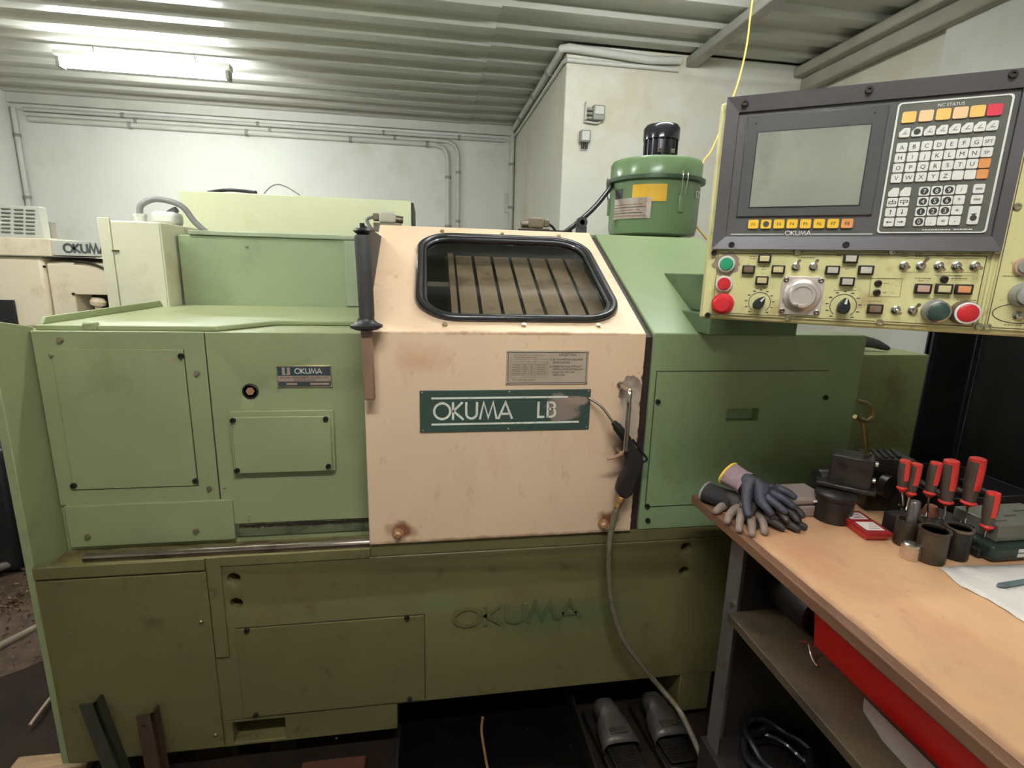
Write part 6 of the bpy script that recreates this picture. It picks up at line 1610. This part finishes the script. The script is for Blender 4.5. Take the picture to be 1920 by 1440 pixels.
# cloth with a small file on it
CL = [on(1762, 1066), on(1800, 1100), on(1850, 1124), on(1886, 1146), on(1925, 1172)]
pts2 = [(v.x, v.y) for v in CL] + [(1.20, -0.95), (1.46, -0.92), (1.46, -0.60), (on(1925, 1062).x + 0.1, on(1925, 1062).y), (on(1850, 1062).x, on(1850, 1062).y), (on(1800, 1062).x, on(1800, 1062).y)]
bm = bmesh.new()
top = []; bot = []
cxm = sum(a for a, b in pts2) / len(pts2); cym = sum(b for a, b in pts2) / len(pts2)
dense = []
for i, (a, b) in enumerate(pts2):
    a2, b2 = pts2[(i + 1) % len(pts2)]
    for q in range(4): dense.append((a + (a2 - a) * q / 4, b + (b2 - b) * q / 4))
N_ = 7; rows = []
for j in range(N_):
    f = 1 - j / N_
    rows.append([bm.verts.new((cxm + (a - cxm) * f + random.uniform(-1, 1) * 0.0008, cym + (b - cym) * f + random.uniform(-1, 1) * 0.0008, BZ + 0.0015 + (0.0035 * abs(math.sin(i * 0.7 + j * 1.1)) if j else 0.002 * abs(math.sin(i * 0.9))))) for i, (a, b) in enumerate(dense)])
cv = bm.verts.new((cxm, cym, BZ + 0.004))
M_ = len(dense)
for A, B in zip(rows, rows[1:]):
    for i in range(M_): bm.faces.new((A[i], A[(i + 1) % M_], B[(i + 1) % M_], B[i]))
for i in range(M_): bm.faces.new((rows[-1][i], rows[-1][(i + 1) % M_], cv))
o = ob('cleaning_cloth', bm, mat('white_cleaning_cloth', (222, 214, 204), 0.9, var=0.05, scale=14, bump=0.2), smooth=True, label='white cleaning cloth spread on the bench at the right', cat='cloth')
md = o.modifiers.new('thick', 'SOLIDIFY'); md.thickness = 0.0012; md.offset = -1
c = on(1766, 1060)
bm = bmesh.new(); tube(bm, [(c.x, c.y, BZ + 0.004), (c.x - 0.004, c.y + 0.004, BZ + 0.012), (c.x - 0.008, c.y + 0.006, BZ + 0.016)], lambda t: 0.004 * (1 - 0.6 * t), 8); ob('cloth_corner', bm, o.data.materials[0], o, smooth=True)
a_ = on(1868, 1106); d_ = Vector((1, 0.10, 0)).normalized()
e_ = Vector((-d_.y, d_.x, 0))
def fp(a, b): q = a_ + d_ * a + e_ * b; return (q.x, q.y)
bm = bmesh.new(); prism(bm, [fp(*p) for p in ((0, 0.002), (0.012, -0.006), (0.15, -0.006), (0.15, 0.006), (0.012, 0.007))], XY, BZ + 0.0065, BZ + 0.010)
ob('flat_file', bm, mat('bluish_steel', (120, 138, 142), 0.35, metal=0.5, var=0.15, scale=30), label='bluish flat steel scriber lying on the cloth', cat='hand tool', bevel=0.001)

# ------------------------------------------------------------------ floor in front of the machine
TR = thing('oil_tray', 'black oily drip tray on the floor under the machine front', 'drip tray', (0.15, -0.1, 0))
OIL = mat('black_oil', (14, 12, 11), 0.25, var=0.2, scale=6)
bm = bmesh.new(); box(bm, -0.10, 0.47, -0.85, 0.33, 0.001, 0.012); ob('tray_floor', bm, OIL, TR)
bm = bmesh.new(); box(bm, 0.470, 0.478, -0.85, 0.33, 0.001, 0.085); ob('tray_side', bm, BLACK_STEEL, TR)
bm = bmesh.new(); box(bm, -0.108, -0.10, -0.85, 0.0, 0.001, 0.05); ob('tray_side', bm, BLACK_STEEL, TR)
bm = bmesh.new()
for i in range(90):
    x, y = random.uniform(-0.08, 0.45), random.uniform(-0.5, 0.05); a = random.uniform(0, PI); l_ = random.uniform(0.002, 0.006)
    prism(bm, [(x, y), (x + l_ * math.cos(a), y + l_ * math.sin(a)), (x + l_ * math.cos(a) - 0.0015 * math.sin(a), y + l_ * math.sin(a) + 0.0015 * math.cos(a))], XY, 0.0125, 0.014)
ob('metal_chips', bm, STEEL, label='tiny bright metal chips in the black tray', cat='metal chips', kind='stuff')
PEDM = mat('grey_cast_pedal', (92, 86, 80), 0.4, metal=0.4, var=0.15, scale=12)
def pedal(px, py, label):
    c = at(px, py, z=0.085)
    T = thing('foot_pedal', label, 'foot pedal', (c.x, c.y, 0), 'foot pedals below the machine')
    x, y = c.x, c.y
    sk = -0.10
    def s_(px_, py_): return (x + px_ + sk * py_, y + py_)
    bm = bmesh.new(); prism(bm, [s_(*p) for p in ((-0.060, -0.15), (0.060, -0.15), (0.060, 0.10), (-0.060, 0.10))], XY, 0.013, 0.035); ob('pedal_base', bm, BLACK_STEEL, T, bevel=0.004)
    # hood: narrow rear hump widening to the flared front shield
    bm = bmesh.new(); prof = [(0.085, 0.026, 0.060), (0.070, 0.034, 0.105), (0.030, 0.036, 0.112), (0.018, 0.040, 0.104), (0.0, 0.052, 0.098), (-0.060, 0.060, 0.088), (-0.078, 0.062, 0.080)]
    rings = []
    for yy, hw, zt in prof:
        r_ = []
        for fx, fz in ((-1.0, 0.0), (-1.0, 0.55), (-0.82, 0.9), (-0.45, 1.0), (0.45, 1.0), (0.82, 0.9), (1.0, 0.55), (1.0, 0.0)):
            a, b = s_(fx * hw, yy); r_.append(bm.verts.new((a, b, 0.036 + (zt - 0.036) * fz)))
        rings.append(r_)
    for A, B in zip(rings, rings[1:]):
        for i in range(7): bm.faces.new((A[i], A[i + 1], B[i + 1], B[i]))
    bm.faces.new(rings[0])
    me = to_mesh(bm, 'pedal_hood'); shade(me, 50)
    o = ob('pedal_hood', me, PEDM, T); md = o.modifiers.new('thick', 'SOLIDIFY'); md.thickness = 0.004
    bm = bmesh.new(); prism(bm, [s_(*p) for p in ((-0.028, -0.056), (0.030, -0.056), (0.030, -0.036), (-0.028, -0.036))], XY, 0.0905, 0.0955); o2 = ob('pedal_plate', bm, STEEL_DULL, T, bevel=0.001)
    bm = bmesh.new(); prism(bm, [s_(*p) for p in ((-0.044, -0.145), (0.044, -0.145), (0.048, -0.06), (-0.048, -0.06))], XY, 0.046, 0.052); tr = ob('pedal_tread', bm, BLACK_STEEL, T, bevel=0.002)
    for k_ in range(6):
        yy = -0.140 + k_ * 0.010
        bm = bmesh.new(); prism(bm, [s_(*p) for p in ((-0.042, yy), (0.042, yy), (0.042, yy + 0.004), (-0.042, yy + 0.004))], XY, 0.0521, 0.0545); ob('tread_rib', bm, BLACK_STEEL, tr)
    return T
pedal(1148, 1350, 'left of the two grey cast foot pedals'); pedal(1240, 1337, 'right foot pedal, beside the hanging air hose')
bm = bmesh.new(); tube(bm, [at(905, 1345, z=0.16), at(903, 1370, z=0.12), at(907, 1400, z=0.08), at(914, 1440, z=0.03), at(922, 1480, z=0.017)], 0.0042, 8)
ob('thin_cable', bm, mat('tan_cable', (150, 112, 72), 0.4), smooth=True, label='thin tan cable hanging down into the black tray', cat='cable')
p = at(630, 1432, z=0.05)
bm = bmesh.new(); box(bm, p.x - 0.10, p.x + 0.085, p.y - 0.09, p.y + 0.02, 0.001, 0.050); ob('wooden_chock', bm, mat('red_brown_wood', (84, 44, 26), 0.8, var=0.3, scale=10), bevel=0.004, label='reddish wooden block on the floor under the machine', cat='wooden block')
# two short steel uprights leaning at the lower left
def upright(pxt, pxb, w, m, label, yb):
    t_ = at(*pxt, y=-0.05); b_ = at(*pxb, y=yb)
    b_ = Vector((b_.x, yb, 0.004)) if b_.z < 0.15 else b_
    T = thing('steel_strap', label, 'steel strap', (b_.x, b_.y, 0))
    k_ = (b_.z - 0.004) / max(1e-3, (t_.z - b_.z)); foot_ = b_ - (t_ - b_) * k_
    foot_.z = 0.004
    bm = bmesh.new(); s1 = Vector((w / 2, 0, 0)); s2 = Vector((0, 0.008, 0)); s3 = Vector((0, 0.035, 0))
    def slab(o1, o2, e1, e2):
        A = [bm.verts.new(foot_ + q) for q in (o1, o2, o2 + e1, o1 + e1)]; B = [bm.verts.new(t_ + q) for q in (o1, o2, o2 + e1, o1 + e1)]
        bm.faces.new(A[::-1]); bm.faces.new(B)
        for i in range(4): bm.faces.new((A[i], A[(i + 1) % 4], B[(i + 1) % 4], B[i]))
    slab(-s1, s1, s2, None); slab(s1 - Vector((0.006, 0, 0)), s1, s3, None)
    ob('strap', bm, m, T)
    bm = bmesh.new(); q = t_ - Vector((0.0, 0.0, 0.03)); cyl(bm, q, q + Vector((0, -0.006, 0)), 0.007, n=10); ob('strap_bolt', bm, STEEL, T)
upright((163, 1322), (200, 1420), 0.040, mat('dark_green_strap', (44, 42, 26), 0.6, var=0.2), 'dark green steel angle at the lower left of the machine', -0.10)
upright((270, 1342), (290, 1440), 0.042, mat('rusty_strap', (76, 54, 36), 0.6, var=0.2), 'rusty brown steel angle right of the dark green one', -0.10)
# hoses and rubbish on the floor at the left
HO = mat('dusty_grey_hose', (126, 112, 92), 0.6, var=0.15)
bm = bmesh.new(); tube(bm, [at(-90, 1262, z=0.03), at(0, 1212, z=0.03), at(40, 1192, z=0.03), at(80, 1172, z=0.03), at(140, 1150, z=0.03)], 0.016, 10); ob('floor_hose', bm, HO, smooth=True, label='dusty grey hose crossing the floor beside the machine', cat='hose')
bm = bmesh.new(); tube(bm, [at(-90, 1100, z=0.04), at(0, 1064, z=0.04), at(40, 1052, z=0.04), at(120, 1036, z=0.04)], 0.020, 10); ob('floor_pipe', bm, mat('grey_floor_pipe', (120, 112, 104), 0.5), smooth=True, label='grey pipe lying on the floor further back', cat='pipe')
bm = bmesh.new(); tube(bm, [at(56, 1360, z=0.02), at(78, 1330, z=0.03), at(100, 1302, z=0.02), at(112, 1290, z=0.01)], 0.0055, 8); ob('floor_wire', bm, mat('pale_wire', (150, 128, 108), 0.5), smooth=True, label='pale bent rod on the floor near the end plate', cat='rod')
p0, p1 = at(20, 1440, z=0.03), at(175, 1418, z=0.03)
d_ = (p1 - p0).normalized(); e_ = Vector((-d_.y, d_.x, 0)) * 0.035
bm = bmesh.new(); prism(bm, [((p0 + e_).x, (p0 + e_).y), ((p0 - e_).x, (p0 - e_).y), ((p1 - e_).x, (p1 - e_).y), ((p1 + e_ * 0.6).x, (p1 + e_ * 0.6).y)], XY, 0.002, 0.034)
ob('floor_plank', bm, mat('dusty_plank', (140, 112, 78), 0.7, var=0.25, scale=14, stretch=(1, 6, 1)), bevel=0.004, label='dusty wooden plank on the floor at the lower left', cat='plank')
p0 = at(-40, 930, z=0.55) + Vector((-0.1, 0.35, 0))
bm = bmesh.new(); box(bm, p0.x - 0.3, at(14, 930, y=p0.y).x, p0.y, p0.y + 0.4, 0.0, 0.62); ob('black_bin', bm, BLACK, bevel=0.02, label='black bin standing on the floor at the left edge', cat='bin')
# heap of swarf
bm = bmesh.new()
hc = at(20, 1150, z=0.02)
for i in range(1500):
    r_ = abs(random.gauss(0, 0.22)); a = random.uniform(0, 2 * PI)
    x, y = hc.x + r_ * math.cos(a) * 1.0, hc.y + r_ * math.sin(a)
    z = max(0.003, 0.07 * math.exp(-(r_ / 0.25) ** 2)) * random.uniform(0.5, 1.05)
    l_ = random.uniform(0.008, 0.03); w_ = random.uniform(0.002, 0.005)
    d1 = Vector((random.uniform(-1, 1), random.uniform(-1, 1), random.uniform(-0.5, 0.5))).normalized() * l_; d2 = d1.cross(Vector((random.uniform(-1, 1), random.uniform(-1, 1), 1))).normalized() * w_
    c_ = Vector((x, y, z)); vs = [bm.verts.new(c_ + q) for q in (d1 * 0, d1 * 0.5 + d2 + Vector((0, 0, w_)), d1, d1 * 0.5 - d2)]
    for q in vs: q.co.z = max(q.co.z, 0.001)
    bm.faces.new(vs[:3]); bm.faces.new((vs[0], vs[2], vs[3]))
ob('swarf_heap', bm, mat('brown_swarf', (104, 78, 56), 0.5, metal=0.3, var=0.5, scale=30), label='heap of brown metal swarf on the floor beside the machine', cat='swarf', kind='stuff')
bm = bmesh.new(); me_ = None
lathe(bm, [(0.0, 0.060), (0.10, 0.055), (0.22, 0.030), (0.36, 0.008), (0.42, 0.0005)], (hc.x, hc.y, 0.0), (0, 0, 1), 28); 
ob('dirt_heap', bm, mat('brown_dirt', (74, 54, 38), 0.8, var=0.4, scale=20, bump=0.6), smooth=True, label='low brown heap of dirt under the swarf', cat='dirt heap', kind='stuff')
